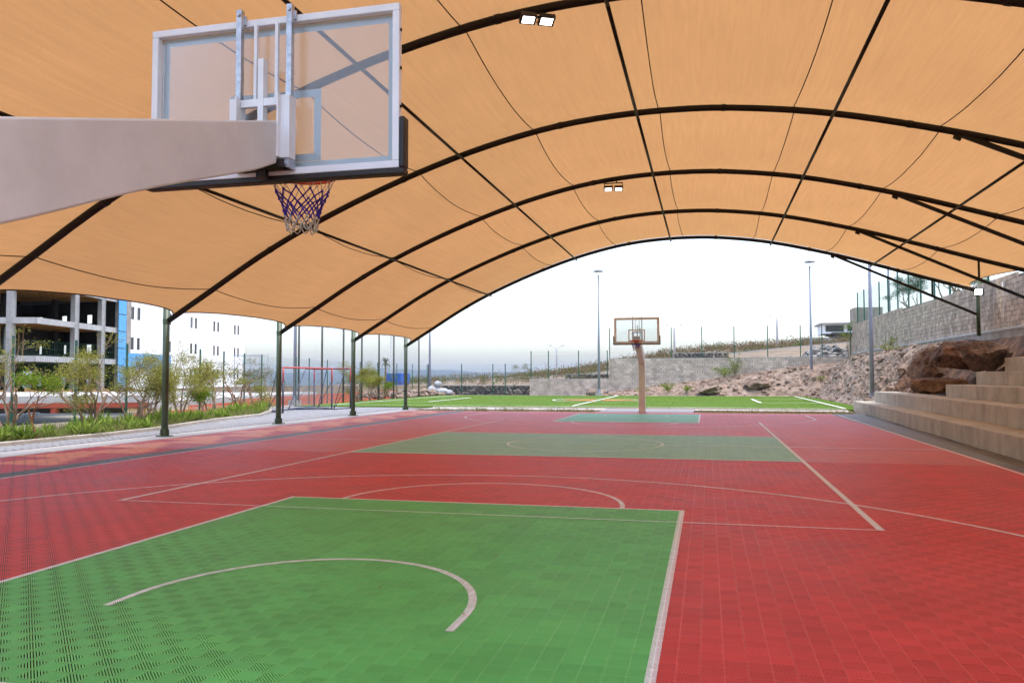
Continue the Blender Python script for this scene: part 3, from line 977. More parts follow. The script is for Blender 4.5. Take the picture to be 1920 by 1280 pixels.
# ================================================================== BASKETBALL HOOPS
def hoop(name, label, loc, rz):
    t = empty(name, (0, 0, 0), label, 'basketball hoop', 'hoops at both ends of the court')
    po = MB().prism([(-0.14, 0.0), (0.14, 0.0), (0.135, 2.1), (-0.135, 2.1)], 'y', -0.33, -0.05).build('pole', 'cream', t, fix=True)
    bevel(po, 0.02)
    bp = MB().box(-0.2, 0.2, -0.39, 0.01, 0.0, 0.02)
    for sx in (-1, 1):
        for sy in (-1, 1):
            bp.tube([(sx * 0.17, sy * 0.17 - 0.19, 0.02), (sx * 0.17, sy * 0.17 - 0.19, 0.06)], 0.014, 6)
    bp.build('base_plate', 'galv', po)
    prof = [(-0.33, 2.102), (-0.05, 2.102), (0.05, 2.16), (0.2, 2.215), (0.45, 2.315), (0.7, 2.415), (1.0, 2.53), (1.3, 2.635), (1.6, 2.737), (1.9, 2.845), (2.13, 2.945), (2.13, 3.225), (1.6, 3.06), (1.0, 2.88), (0.05, 2.59), (-0.2, 2.5), (-0.33, 2.38)]
    ar = MB().prism(prof, 'x', -0.128, 0.128).build('arm', 'cream', t, fix=True)
    bevel(ar, 0.012)
    B = 2.30                        # backboard's rear face
    fr = MB()
    zb, zt, W = 2.90, 3.97, 0.915
    c = 0.048
    fr.box(-W, W, B - 0.05, B, zt - c, zt); fr.box(-W, W, B - 0.05, B, zb, zb + c)
    fr.box(-W, -W + c, B - 0.05, B, zb + c, zt - c); fr.box(W - c, W, B - 0.05, B, zb + c, zt - c)
    frm = fr.build('backboard_frame', 'white', t)
    bevel(frm, 0.006)
    bo = MB()
    for z in (3.05, 3.3, 3.55, 3.8):
        for s in (-1, 1):
            bo.tube([(s * W, B - 0.025, z), (s * (W + 0.008), B - 0.025, z)], 0.011, 6)
    bo.build('bolt', 'dsteel', frm)
    gl = MB().box(-W + 0.045, W - 0.045, B + 0.002, B + 0.014, zb + 0.045, zt - 0.045).build('glass_pane', 'glass', t)
    st = MB()
    y0, y1 = B + 0.0145, B + 0.0165
    a, b = W - 0.047, 0.05
    st.box(-a, a, y0, y1, zt - 0.047 - b, zt - 0.047); st.box(-a, a, y0, y1, zb + 0.047, zb + 0.047 + b)
    st.box(-a, -a + b, y0, y1, zb + 0.047 + b, zt - 0.047 - b); st.box(a - b, a, y0, y1, zb + 0.047 + b, zt - 0.047 - b)
    st.build('border_stripe', 'glasspaint', gl)
    sq = MB()
    sq.box(-0.34, 0.34, y0, y1, 3.43, 3.48); sq.box(-0.34, 0.34, y0, y1, 3.0, 3.05)
    sq.box(-0.34, -0.29, y0, y1, 3.05, 3.43); sq.box(0.29, 0.34, y0, y1, 3.05, 3.43)
    sq.build('target_square', 'glasspaint', gl)
    pd = MB()
    pd.box(-W - 0.038, W + 0.038, B - 0.055, B + 0.03, zb - 0.042, zb - 0.001)
    for s in (-1, 1):
        x0, x1 = sorted((s * (W + 0.001), s * (W + 0.038)))
        pd.box(x0, x1, B - 0.055, B + 0.03, zb - 0.001, zb + 0.33)
    bevel(pd.build('edge_pad', 'black', t), 0.012, 3)
    # rails, channels and centre post that carry the board
    for s in (-1, 1):
        x = s * 0.185 - 0.02
        r = MB().box(x - 0.019, x + 0.019, B - 0.105, B - 0.067, 3.40, 4.02).build('rail', 'galv', t)
        q = MB()
        q.box(x - 0.03, x + 0.03, B - 0.066, B - 0.051, 3.93, 3.99)
        q.tube([(x, B - 0.105, 3.985), (x, B - 0.118, 3.985)], 0.013, 8)
        q.build('bracket', 'galv', r)
        ch = MB()
        ch.box(x - 0.034, x + 0.034, B - 0.15, B - 0.062, 2.985, 3.40)
        ch.box(x - s * 0.034 - 0.006, x - s * 0.034 + 0.006, B - 0.185, B - 0.15, 2.985, 3.405)
        bevel(ch.build('channel', 'white', t), 0.004)
        q = MB()
        q.box(x - 0.028, x + 0.028, B - 0.14, B - 0.052, 2.925, 2.984)
        q.tube([(x, B - 0.14, 2.955), (x, B - 0.156, 2.955)], 0.017, 8)
        q.build('bracket', 'galv', t)
        x = s * 0.078 - 0.02
        MB().box(x - 0.011, x + 0.011, B - 0.075, B - 0.053, 3.375, zt - c).build('inner_rail', 'white', t)
    MB().box(-0.04, 0.0, B - 0.135, B - 0.08, 3.1, 3.66).build('centre_post', 'white', t)
    MB().box(-0.168, 0.128, B - 0.13, B - 0.09, 3.345, 3.395).build('cross_bar', 'white', t)
    rm = MB()
    rm.box(-0.2, 0.17, B - 0.16, B - 0.055, 2.925, 2.975)
    rm.box(-0.05, 0.02, B - 0.13, B - 0.09, 2.87, 2.925)
    rm.build('rim_mount', 'black', t)
    # rim
    ri = MB()
    N = 40; cy = B + 0.40; zr = 3.05 - 0.04
    ring = [(0.228 * math.cos(2 * math.pi * k / N), cy + 0.228 * math.sin(2 * math.pi * k / N), zr) for k in range(N + 1)]
    ri.tube(ring, 0.011, 8, caps=False)
    ri.prism([(-0.09, zr - 0.09), (0.09, zr - 0.09), (0.09, zr + 0.02), (-0.09, zr + 0.02)], 'y', B + 0.017, B + 0.03)
    for s in (-1, 1):
        ri.tube([(s * 0.085, B + 0.03, zr), (s * 0.12, B + 0.2, zr)], 0.011, 6)
        ri.tube([(s * 0.07, B + 0.03, zr - 0.08), (s * 0.1, B + 0.195, zr - 0.012)], 0.009, 6)
    ri.prism([(B + 0.03, zr - 0.075), (B + 0.19, zr - 0.02), (B + 0.19, zr - 0.006), (B + 0.03, zr - 0.006)], 'x', -0.1, 0.1)
    rim = ri.build('rim', 'orange', t, True)
    ew = MB()
    for k in range(12):
        w = 2 * math.pi * k / 12
        ew.tube([(0.228 * math.cos(w - .05), cy + 0.228 * math.sin(w - .05), zr - 0.01), (0.226 * math.cos(w), cy + 0.226 * math.sin(w), zr - 0.03), (0.228 * math.cos(w + .05), cy + 0.228 * math.sin(w + .05), zr - 0.01)], 0.003, 5)
    ew.build('net_hook', 'orange', rim)
    # net: cords cross from row to row of knots
    lev = [(0.222, 0.0), (0.186, 0.105), (0.158, 0.15), (0.140, 0.195), (0.127, 0.24), (0.118, 0.29), (0.110, 0.345), (0.106, 0.385)]
    rr = random.Random(3)
    def knot(k, lv):
        r, d = lev[lv]
        w = 2 * math.pi * (k + 0.5 * (lv % 2)) / 12
        return Vector((r * math.cos(w), cy + r * math.sin(w), zr - 0.02 - d + 0.008 * math.sin(k * 2.1 + lv)))
    for nm, rows, mk, rad in (('net_top', (0,), 'netw', 0.0032), ('net_middle', (1, 2, 3, 4), 'netb', 0.0054), ('net_bottom', (5, 6), 'netw', 0.0048)):
        nb = MB()
        for lv in rows:
            for k in range(12):
                for dk in (0, 1):
                    k2 = k + dk - (0 if lv % 2 else 1) + (0 if lv % 2 else 0)
                    a, b = knot(k, lv), knot(k2, lv + 1)
                    mid = (a + b) / 2 + Vector((0, 0, -0.006 if lv > 4 else 0))
                    nb.tube([a, mid, b], rad, 5)
                if lv > 0:
                    q = knot(k, lv)
                    nb.tube([q + Vector((0, 0, 0.007)), q - Vector((0, 0, 0.007))], rad * 1.9, 6)
        nb.build(nm, mk, t, True)
    t.location = loc
    t.rotation_euler = (0, 0, rz)
    return t
hoop('basketball_hoop', 'near basketball hoop seen from behind, arm reaching in from the left edge', (0, -16.3, 0), 0)
hoop('basketball_hoop', 'far basketball hoop facing us beyond the second green key', (0.04, 16.4, 0), math.pi)

# ================================================================== FLOODLIGHTS
def flood(loc, aim, label, n=2, s=0.3, lens='lens', zarch=None):
    t = empty('floodlight', loc, label, 'floodlight', 'lit floodlights')
    L = Vector(loc)
    aim = Vector(aim).normalized()
    side = aim.cross(Vector((0, 0, 1))).normalized()
    upv = side.cross(aim)
    br = MB()
    if zarch:
        br.frame((L.x - n * s * 0.5, L.y - 0.015, zarch - 0.14), (n * s, 0, 0), (0, 0.03, 0), (0, 0, 0.03))
        for sx in (-1, 1):
            br.tube([(L.x + sx * n * s * 0.47, L.y, zarch - 0.13), (L.x + sx * n * s * 0.5, L.y, L.z)], 0.011, 6)
        br.tube([(L.x + 0.1, L.y, zarch - 0.14), (L.x + 0.1, L.y, zarch)], 0.02, 6)
        br.tube([(L.x - 0.05, L.y, zarch - 0.13), (L.x - 0.02, L.y + 0.05, zarch - 0.2), (L.x - 0.06, L.y + 0.03, L.z + 0.04)], 0.006, 5)
    else:
        br.frame(L - aim * 0.03 - side * 0.02 - upv * 0.03, side * 0.04, -aim * 0.42, upv * 0.06)
    br.build('bracket', 'lampbody', t)
    for k in range(n):
        c = L + side * ((k - (n - 1) / 2) * s * 1.08)
        w, h = s * 0.94, s * 0.72
        hb = MB().frame(c - side * w / 2 - upv * h / 2 - aim * 0.06, side * w, upv * h, aim * 0.075)
        for q in range(6):
            hb.frame(c - side * (w / 2 - 0.02 - q * w * 0.16) - upv * h * 0.42 - aim * 0.09, side * 0.012, upv * h * 0.84, aim * 0.03)
        hd = bevel(hb.build('housing', 'lampbody', t), 0.008)
        MB().frame(c - side * w * 0.36 - upv * h * 0.34 + aim * 0.016, side * w * 0.72, upv * h * 0.68, aim * 0.004).build('lens', lens, hd)
flood((0.13, -5.92, 7.50), (0.16, -0.33, -0.93), 'large twin floodlight hanging from the nearest arch at top of picture', 2, 0.29, zarch=arch_z(0.13))
flood((0.06, 5.88, 7.36), (0.05, -0.33, -0.93), 'smaller twin floodlight hanging from a farther arch', 2, 0.29, zarch=arch_z(0.06))
flood((13.62, 17.45, 4.98), (-0.5, -0.75, 0.12), 'single bright floodlight on the post at the block wall', 1, 0.38, 'lensw')

# ================================================================== BLEACHERS
def sx(x0, y): return x0 + 0.0375 * (y + 2)
blr = empty('bleachers', (9, 0, 0), 'stepped board-cast concrete bleachers along the right side of the court', 'bleachers')
ENDS = [(8.45, 20.9, 0.43), (9.25, 20.1, 0.88), (10.12, 11.0, 1.28), (10.95, 10.6, 1.70), (11.78, 10.5, 2.15)]
rnd = random.Random(5)
for k, (x0, ye, zt) in enumerate(ENDS):
    yb = -22.0
    zb = -0.1 if k == 0 else ENDS[k - 1][2] - 0.05
    xb = 14.0
    ycuts = [yb] + [ye - 5.6 * q for q in range(6, 0, -1) if ye - 5.6 * q > yb + 1] + [ye]
    for a, b in zip(ycuts, ycuts[1:]):
        q = MB()
        x2 = 0.95 if k < 4 else 1.6
        q.v += []
        poly = [(sx(x0, a), a + 0.003), (sx(x0, a) + x2, a + 0.003), (sx(x0, b) + x2, b - 0.003), (sx(x0, b), b - 0.003)]
        q.prism(poly, 'z', zb, zt)
        bevel(q.build('step', 'conc', blr, fix=True), 0.018, 2)

# ================================================================== RIGHT RETAINING WALL (split-face blocks)
WX = 14.2
wall = empty('retaining_wall', (WX, 14, 3.3), 'tall split-face block retaining wall behind the bleachers at right', 'wall')
def ws(y): return 3.30 + 0.0 * y
def wt(y): return 5.36 + 0.011 * max(0, y - 14)
WY0, WY1 = -20.0, 50.0
MB().box(WX + 0.012, WX + 0.36, WY0, WY1, 2.2, 5.36).build('core', 'mortar', wall)
MB().prism([(14, 5.36), (WY1, 5.36), (WY1, wt(WY1) - 0.01), (14, 5.37)], 'x', WX + 0.02, WX + 0.34).build('core', 'mortar', wall, fix=True)
MB().box(WX - 0.06, WX + 0.011, WY0, WY1, 2.3, 3.45).build('footing', 'cement', wall)
rnd = random.Random(21)
BH, BL = 0.193, 0.39
blocks = []
row = 0
z = 3.452
while z < 5.9:
    y = WY0 + (0.2 if row % 2 else 0)
    while y < WY1 - 0.1:
        if z + BH * 0.5 < wt(y):
            blocks.append((y, z, rnd.uniform(0.0, 0.018), rnd.random()))
        y += BL + 0.008
    z += BH + 0.009
    row += 1
def scr(p):
    v = inview(p)
    if not v: return None
    return v
bmeshes = []
for q in range(6):
    m = MB()
    m.box(0, 0.06, 0, BL, 0, BH)
    nrib = 4 if q % 2 else 1                # ribbed and plain faces
    if nrib > 1:
        for k in range(nrib):
            a = (k + 0.12) * BL / nrib
            m.box(-0.022 - 0.004 * (k % 2), 0.001, a, a + BL / nrib * 0.76, 0.003, BH - 0.003)
    else:
        m.box(-0.012, 0.001, 0.004, BL - 0.004, 0.003, BH - 0.003)
    bmeshes.append(m)
shade = [mat('block_tone', tuple(c * f for c in (0.52, 0.42, 0.34)), 0.95, var=0.24, scale=2.2, bump=0.5, bscale=25, detail=9, stain=0.25) for f in (0.88, 0.97, 1.06)]
seen = []
rest = []
for bl in blocks:
    v = inview((WX, bl[0] + 0.2, bl[1] + 0.1))
    ok = v and abs(v[1]) < 0.638 and abs(v[2]) < 0.426
    (seen if ok else rest).append(bl)
seen.sort(key=lambda b: b[0])
bm_cache = {}
for k, (y, z, pr, rv) in enumerate(seen[:300]):
    key = int(rv * 5.999)
    if key not in bm_cache:
        o = bmeshes[key].build('block', shade[key // 2])
        bm_cache[key] = o.data
    else:
        o = bpy.data.objects.new('block', bm_cache[key]); COL.objects.link(o)
    o.parent = wall
    o.location = Vector((WX - 0.03 - pr, y, z)) - wall.location
ob = MB()
for (y, z, pr, rv) in seen[300:] + rest:
    if y < -4: continue
    key = int(rv * 5.999)
    i0 = len(ob.v)
    ob.v += [(a + WX - 0.03 - pr, b + y, c + z) for a, b, c in bmeshes[key].v]
    ob.f += [tuple(t + i0 for t in f) for f in bmeshes[key].f]
    ob.mi += [key // 2] * len(bmeshes[key].f)
tag(ob.build('block_courses', shade, wall), kind='stuff')
cd = MB()
for dz, dx in ((0.0, 0.0), (0.05, 0.012)):
    cd.tube([(WX - 0.09 - dx, 50, 3.36 + dz), (WX - 0.09 - dx, 30, 3.37 + dz), (WX - 0.09 - dx, 14, 3.36 + dz), (WX - 0.09 - dx, 2, 3.36 + dz)], 0.018, 8)
cd.tube([(WX - 0.08, 17.3, 3.36), (WX - 0.08, 17.3, 3.6), (WX - 0.1, 17.25, 3.9), (WX - 0.1, 17.25, 4.9)], 0.014, 8)
cd.tube([(WX - 0.08, 16.2, 3.36), (WX - 0.07, 16.2, 3.7), (WX - 0.09, 16.15, 3.9), (WX - 0.09, 16.15, 5.2)], 0.014, 8)
cd.box(WX - 0.13, WX - 0.05, 16.08, 16.22, 5.05, 5.25)
tag(cd.build('conduit', 'conduit'), 'thin pale electrical conduits running along the block wall', 'conduit')
# end pier
MB().box(14.2, 16.3, 49.4, 51.4, 5.6, 7.0).build('end_pier', 'blockfar', wall)

# ================================================================== WIRE FENCES
def fence(name, label, pts, base, H, mk='fgreen', wires=True, pw=0.05, wr=0.0022):
    root = empty(name, (pts[0][0], pts[0][1], base(*pts[0])), label, 'fence')
    for (x, y) in pts:
        z = base(x, y)
        po = MB().box(x - pw / 2, x + pw / 2, y - pw / 2, y + pw / 2, z - 0.3, z + H).build('post', mk, root)
        MB().box(x - pw / 2 - .004, x + pw / 2 + .004, y - pw / 2 - .004, y + pw / 2 + .004, z + H, z + H + 0.02).build('cap', mk, po)
    if not wires: return root
    for (xa, ya), (xb, yb) in zip(pts, pts[1:]):
        a, b = Vector((xa, ya, base(xa, ya))), Vector((xb, yb, base(xb, yb)))
        L = (b - a).length
        m = MB()
        n = max(4, int(L / 0.1))
        for k in range(1, n):
            p = a + (b - a) * k / n
            m.tube([p + Vector((0, 0, 0.05)), p + Vector((0, 0, H - 0.08))], wr, 3, caps=False)
        t = (b - a).normalized(); s = Vector((-t.y, t.x, 0))
        for k in range(13):
            zz_ = 0.05 + (H - 0.13) * k / 12
            fold = 0.03 if k % 4 == 2 else 0.0
            for d in ((0, 0.05) if k % 4 == 2 else (0,)):
                m.tube([a + s * fold + Vector((0, 0, zz_ + d)), b + s * fold + Vector((0, 0, zz_ + d))], wr * 1.35, 3, caps=False)
        m.build('wire_panel', 'wire', root)
    return root
LF = [(-15.1, -3.4), (-15.6, -0.7), (-16.0, 2.0), (-16.3, 4.6), (-16.7, 7.2), (-17.1, 9.8), (-17.8, 12.5), (-18.6, 15.4), (-19.0, 17.6), (-19.6, 20.4), (-20.1, 23.1), (-20.7, 25.8), (-21.4, 29.6), (-21.9, 33), (-22.2, 36.5), (-22.3, 40), (-22.3, 44), (-22.2, 47.4), (-22.1, 50.9)]
fence('wire_fence', 'long green mesh fence behind the planted bed on the left', LF, lambda x, y: 0.0, 2.7)
fence('wire_fence', 'green mesh fence in front of the dark volcanic stone wall', [(-22.05, 51.1), (-18.9, 51.2), (-15.9, 51.0), (-14.75, 51.0), (-12.4, 51.0)], lambda x, y: 0.03, 2.7, pw=0.07)
fence('wire_fence', 'green mesh fence on top of the lower grey block wall', [(-12.2, 50.15), (-10.65, 50.15), (-8.0, 50.15), (-5.5, 50.15)], lambda x, y: 1.36, 2.45, pw=0.07)
fence('wire_fence', 'green mesh fence on top of the higher grey block wall', [(-5.3, 50.15), (-2.7, 50.15), (-0.1, 50.15), (2.4, 50.15), (5.0, 50.15), (7.65, 50.15), (10.2, 50.15), (11.85, 50.15), (14.0, 50.15)], lambda x, y: 3.1, 2.6, pw=0.07)
fence('wire_fence', 'tall green mesh fence on top of the right retaining wall', [(WX + 0.18, 49.0 - 2.75 * k) for k in range(12)], lambda x, y: wt(y), 2.4, pw=0.08, wr=0.004)

# ================================================================== FAR BLOCK WALLS
def blockwall(name, label, x0, x1, y, base, top):
    root = empty(name, (x0, y, base(x0)), label, 'wall')
    n = 14
    core = [(x0, -0.4)] + [(x0, top)] + [(x1, top)] + [(x1, -0.4)]
    MB().prism(core, 'y', y + 0.012, y + 0.3).build('core', 'mortar', root, fix=True)
    MB().box(x0 - 0.02, x1 + 0.02, y - 0.03, y + 0.32, top + 0.001, top + 0.05).build('coping', 'kerb', root)
    r = random.Random(int(x0 * 10))
    b = MB()
    z = top - 0.2; row = 0
    while z > -0.2:
        x = x0 - (0.2 if row % 2 else 0)
        while x < x1:
            a, c = max(x, x0), min(x + 0.39, x1)
            if c - a > 0.05 and z + 0.25 > base((a + c) / 2):
                pr = r.uniform(0, 0.015)
                m = r.randrange(3)
                if r.random() < 0.5:
                    w = (c - a) / 3
                    for k in range(3):
                        b.box(a + k * w + 0.012, a + (k + 1) * w - 0.012, y - 0.028 - pr, y + 0.013, z + 0.005, z + 0.193, m)
                else:
                    b.box(a, c, y - 0.02 - pr, y + 0.013, z + 0.004, z + 0.194, m)
            x += 0.4
        z -= 0.2; row += 1
    tones = [mat('far_block_tone', tuple(q * f for q in (0.56, 0.48, 0.41)), 0.95, var=0.2, scale=1.6, bump=0.4, bscale=20, detail=8, stain=0.2) for f in (0.88, 0.98, 1.08)]
    tag(b.build('block_courses', tones, root), kind='stuff')
    return root
WB2 = [(-5.4, 0.1), (-0.95, 0.85), (4.0, 1.5), (9, 2.3), (13, 2.75)]
blockwall('block_wall', 'low grey block wall behind the turf, left of the far hoop', -12.3, -5.37, 50.0, lambda x: 0.05, 1.35)
blockwall('block_wall', 'higher grey block wall behind the rocky bank', -5.36, 14.15, 50.0, lambda x: interp(WB2, x), 3.08)

# ================================================================== ROCKY BANKS
def bank():
    """rock-cut slope: from the turf's edge up to the two block walls"""
    b = MB()
    # right cut, x across, y along
    NX, NY = 60, 230
    def P(i, j):
        y = -6 + (50.2 + 6) * j / (NY - 1)
        u = i / (NX - 1)
        toe = interp([(8, 9.2), (20, 9.8), (22, 10.0), (30, 10.35), (40, 10.45), (47, 10.6), (50, 10.9)], y)
        zlow = -0.12
        if y < 10.7: toe, zlow = 12.95, 2.12
        x = toe + (14.25 - toe) * u
        top = interp([(8, 3.2), (18, 3.2), (30, 3.25), (44, 3.2), (50, 2.9)], y)
        prof = interp([(0, 0), (0.12, 0.10), (0.45, 0.62), (0.62, 0.86), (0.8, 0.96), (1, 1)], u)
        if 10.7 <= y < 21: 
            pb_ = interp([(0, 0), (0.15, 0.14), (0.4, 0.26), (0.6, 0.34), (0.8, 0.62), (1, 1)], u)
            k_ = 1 - sstep(18.5, 21, y)
            prof = prof * (1 - k_) + pb_ * k_
        z = zlow + (top - zlow) * prof
        amp = (0.42 if y > 10.7 else 0.2) * math.sin(math.pi * min(1, u * 1.15)) + 0.03
        n = fbm(x * 0.9, y * 0.7, 1.0, 5, 0.9)
        rdg = abs(noise.noise(Vector((x * 1.1, y * 0.9, z)))) + 0.5 * abs(noise.noise(Vector((x * 2.7, y * 2.3, z * 2)))) + 0.35 * abs(noise.noise(Vector((x * 6, y * 5, z * 5))))
        vr = noise.voronoi(Vector((x * 1.2, y * 1.2, z * 1.2)))[0]
        stp = (vr[1] - vr[0])
        z2 = z + amp * (0.35 * n + 0.55 * (rdg - 0.35) + 0.35 * (stp - 0.3))
        x2 = x - amp * (0.5 * (rdg - 0.3) + 0.3 * n)
        return (x2, y + 0.25 * amp * fbm(x * 2, y * 2, 5, 2), max(zlow, z2) if u < 0.05 else z2)
    b.grid(P, NX, NY)
    # colour by place: darker broken rock to the near end
    for k in range(len(b.f)):
        vv = [b.v[t] for t in b.f[k]]
        cx = sum(p[0] for p in vv) / 4; cy = sum(p[1] for p in vv) / 4; cz = sum(p[2] for p in vv) / 4
        s = fbm(cx * 0.7, cy * 0.5, cz, 3) * 4
        if cy + s < 21: b.mi[k] = 2
        elif cy + s < 40 and cz > 0.4: b.mi[k] = 1 if fbm(cx, cy, cz, 3, 0.8) > -0.08 else 0
        elif cz > 1.7 and fbm(cx, cy, 2, 2, 0.6) > 0.1: b.mi[k] = 1
    return b
o = bank().build('rock_bank', ['rock', 'rockdark', 'boulder'], smooth=False)
tag(o, kind='structure')
def bank2():
    b = MB()
    NX, NY = 130, 26
    def P(i, j):
        x = -8.5 + (14.2 + 8.5) * i / (NX - 1)
        t = j / (NY - 1)
        y = 46.4 + 3.62 * t
        zt = interp([(-8.5, -0.1), (-6.6, 0.1)] + WB2[1:], x) if x < -0.95 else interp(WB2, x)
        prof = interp([(0, 0), (0.12, 0.16), (0.35, 0.42), (0.7, 0.8), (1, 1)], t)
        z = -0.1 + (zt + 0.1) * prof
        amp = min(1, zt * 0.7 + 0.1) * math.sin(math.pi * min(1, t * 1.05)) * 0.5
        rdg = abs(noise.noise(Vector((x * 0.9, y * 1.1, 3.0)))) + 0.5 * abs(noise.noise(Vector((x * 2.4, y * 2.4, 7.0))))
        z += amp * (0.6 * fbm(x * 0.5, y * 0.6, 9, 4, 1.0) + 0.7 * (rdg - 0.3))
        return (x, y - amp * 0.4 * rdg, z)
    b.grid(P, NX, NY)
    for k in range(len(b.f)):
        vv = [b.v[t] for t in b.f[k]]
        cx = sum(p[0] for p in vv) / 4; cy = sum(p[1] for p in vv) / 4
        if fbm(cx * 0.6, cy * 0.9, 4, 3) > 0.3: b.mi[k] = 1
    return b
tag(bank2().build('earth_bank', ['rock', 'rockdark'], smooth=False), kind='structure')

def rock_mesh(r, seed, squash=0.75, sub=3, rough=0.35):
    import bmesh
    bm = bmesh.new()
    bmesh.ops.create_icosphere(bm, subdivisions=sub, radius=1.0)
    pr_ = random.Random(int(seed * 100))
    planes = []
    if sub > 3:
        for _ in range(15):
            planes.append((Vector((pr_.gauss(0, 1), pr_.gauss(0, 1), pr_.gauss(0, 1))).normalized(), pr_.uniform(0.72, 0.98)))
    for v in bm.verts:
        d = v.co.normalized()
        q = d + Vector((seed * 3.7, seed, -seed * 1.9))
        k = 1 + rough * (fbm(d.x, d.y, d.z + seed * 7.3, 2, 1.1) + 0.35 * (0.4 - abs(noise.noise(q * 2.2))))
        if planes:
            k = min(k * 1.02, min(pd / max(0.05, d.dot(pn)) for pn, pd in planes))
        if sub > 3: k += rough * (0.12 * (0.25 - abs(noise.noise(q * 3.6))) + 0.16 * (0.25 - abs(noise.noise(q * 8.0))) + 0.07 * noise.noise(q * 17.0))
        v.co = d * k
        v.co.z *= squash
        v.co *= r
    me = bpy.data.meshes.new('rock')
    bm.to_mesh(me); bm.free()
    return me
def rock(name, loc, size, seed, mk, label=None, cat=None, group=None, rz=0, scale=(1, 1, 1), sub=3, smooth=True, rough=0.35):
    me = rock_mesh(size, seed, 0.8, sub, rough)
    me.materials.append(MT[mk])
    if smooth: me.polygons.foreach_set('use_smooth', [True] * len(me.polygons))
    o = bpy.data.objects.new(name, me); COL.objects.link(o)
    o.location = loc; o.rotation_euler = (0, 0, rz); o.scale = scale
    return tag(o, label, cat, group)
rock('boulder', (11.75, 18.0, 1.85), 1.12, 2.0, 'boulder2', 'tall leaning red-brown boulder at the left end of the rock ledge', 'boulder', None, 0.4, (0.55, 0.75, 0.88), 5, False, 0.42)
rock('boulder', (12.2, 15.0, 2.35), 1.28, 5.5, 'boulder', 'largest rounded red-brown boulder above the bleachers', 'boulder', None, 0.2, (0.7, 1.12, 0.6), 5, False, 0.42)
rock('boulder', (12.1, 11.7, 2.3), 1.15, 9.1, 'boulder2', 'rounded brown boulder beside the top bleacher step', 'boulder', None, -0.3, (0.62, 1.05, 0.56), 5, False, 0.42)
rock('boulder', (11.3, 15.4, 1.2), 0.9, 12.7, 'boulder3', 'low ochre rock wedged beneath the largest boulder', 'boulder', None, 0.7, (0.5, 1.3, 0.45), 5, False, 0.42)
rock('boulder', (13.55, 8.4, 2.6), 1.2, 15.0, 'boulder', 'dark brown boulder under the wall at the right edge', 'boulder', None, 0.1, (0.42, 1.3, 0.5), 5, False, 0.42)
# loose stones over the banks
rnd = random.Random(31)
sb = MB()
protos = [rock_mesh(1.0, 20 + k, 0.75, 1, 0.5) for k in range(5)]
def add_rock(b, p, s, k, rz, m=0):
    me = protos[k]
    i0 = len(b.v)
    c, sn = math.cos(rz), math.sin(rz)
    for v in me.vertices:
        x, y, z = v.co * s
        b.v.append((p[0] + x * c - y * sn, p[1] + x * sn + y * c, p[2] + z))
    for f in me.polygons:
        b.f.append(tuple(i0 + t for t in f.vertices)); b.mi.append(m)
bvh = None
def drop(objs):
    from mathutils.bvhtree import BVHTree
    vs, fs = [], []
    for o in objs:
        i0 = len(vs)
        vs += [v.co.copy() for v in o.data.vertices]
        fs += [[i0 + t for t in p.vertices] for p in o.data.polygons]
    return BVHTree.FromPolygons(vs, fs)
bv = drop([bpy.data.objects['rock_bank'], bpy.data.objects['earth_bank']])
def surf(x, y, d=0.0):
    h = bv.ray_cast(Vector((x, y, 20)), Vector((0, 0, -1)))
    return h[0].z if h[0] else d
for k in range(900):
    if rnd.random() < 0.6: x, y = rnd.uniform(10.2, 13.6), rnd.uniform(19, 49)
    else: x, y = rnd.uniform(-5.5, 11), rnd.uniform(46.6, 49.8)
    z = surf(x, y)
    s = 0.04 + 0.22 * rnd.random() ** 3
    add_rock(sb, (x, y, z + s * 0.1), s, rnd.randrange(5), rnd.uniform(0, 6), rnd.choice((0, 0, 1)))
tag(sb.build('loose_stones', ['rock', 'rockdark']), 'loose pinkish stones scattered over the rocky bank', 'stones', kind='stuff')
# few distinct big stones at the bank's foot
rock('boulder', (-6.2, 47.6, 0.2), 0.75, 3.3, 'rock', 'pale rounded rock at the foot of the low block wall', 'boulder', None, 0, (1, 0.8, 0.7))
rock('boulder', (2.9, 47.0, 0.55), 0.85, 6.1, 'rock', 'flat pale boulder in the bank right of the far hoop', 'boulder', None, 0.4, (1.2, 0.8, 0.55), 4, False, 0.6)
rock('boulder', (6.7, 47.5, 0.9), 0.85, 7.7, 'rockdark', 'dark overhanging boulder in the bank left of the right lamp post', 'boulder', None, 0.2, (1.3, 0.8, 0.5), 4, False, 0.6)

# ================================================================== LAMP POSTS
def lamp_post(loc, h, label, top=True):
    t = empty('lamp_post', loc, label, 'lamp post', 'tall grey lamp posts')
    x, y, z = loc
    MB().box(x - 0.28, x + 0.28, y - 0.28, y + 0.28, z - 0.3, z + 0.22).build('footing', 'kerb', t)
    po = MB().tube([(x, y, z + 0.2), (x, y, z + h * 0.5), (x, y, z + h)], [0.115, 0.09, 0.06], 12).build('pole', 'lampgrey', t, True)
    MB().tube([(x, y, z + 0.2), (x, y, z + 0.5)], 0.15, 12).build('sleeve', 'lampgrey', po)
    hd = MB()
    hd.lathe([(0.05, 0), (0.075, 0.03), (0.075, 0.12), (0.03, 0.16)], (x, y, z + h), 12)
    for k in range(3):
        w = 2.1 * k + 0.4
        hd.tube([(x + .06 * math.cos(w), y + .06 * math.sin(w), z + h + .1), (x + .27 * math.cos(w), y + .27 * math.sin(w), z + h + .35), (x + .25 * math.cos(w), y + .25 * math.sin(w), z + h + .5)], 0.014, 5)
    hd.lathe([(0.0, 0.46), (0.42, 0.46), (0.44, 0.5), (0.3, 0.56), (0.12, 0.66), (0.02, 0.72)], (x, y, z + h), 20)
    hd.build('lamp_head', 'lampgrey', t, True)
    return t
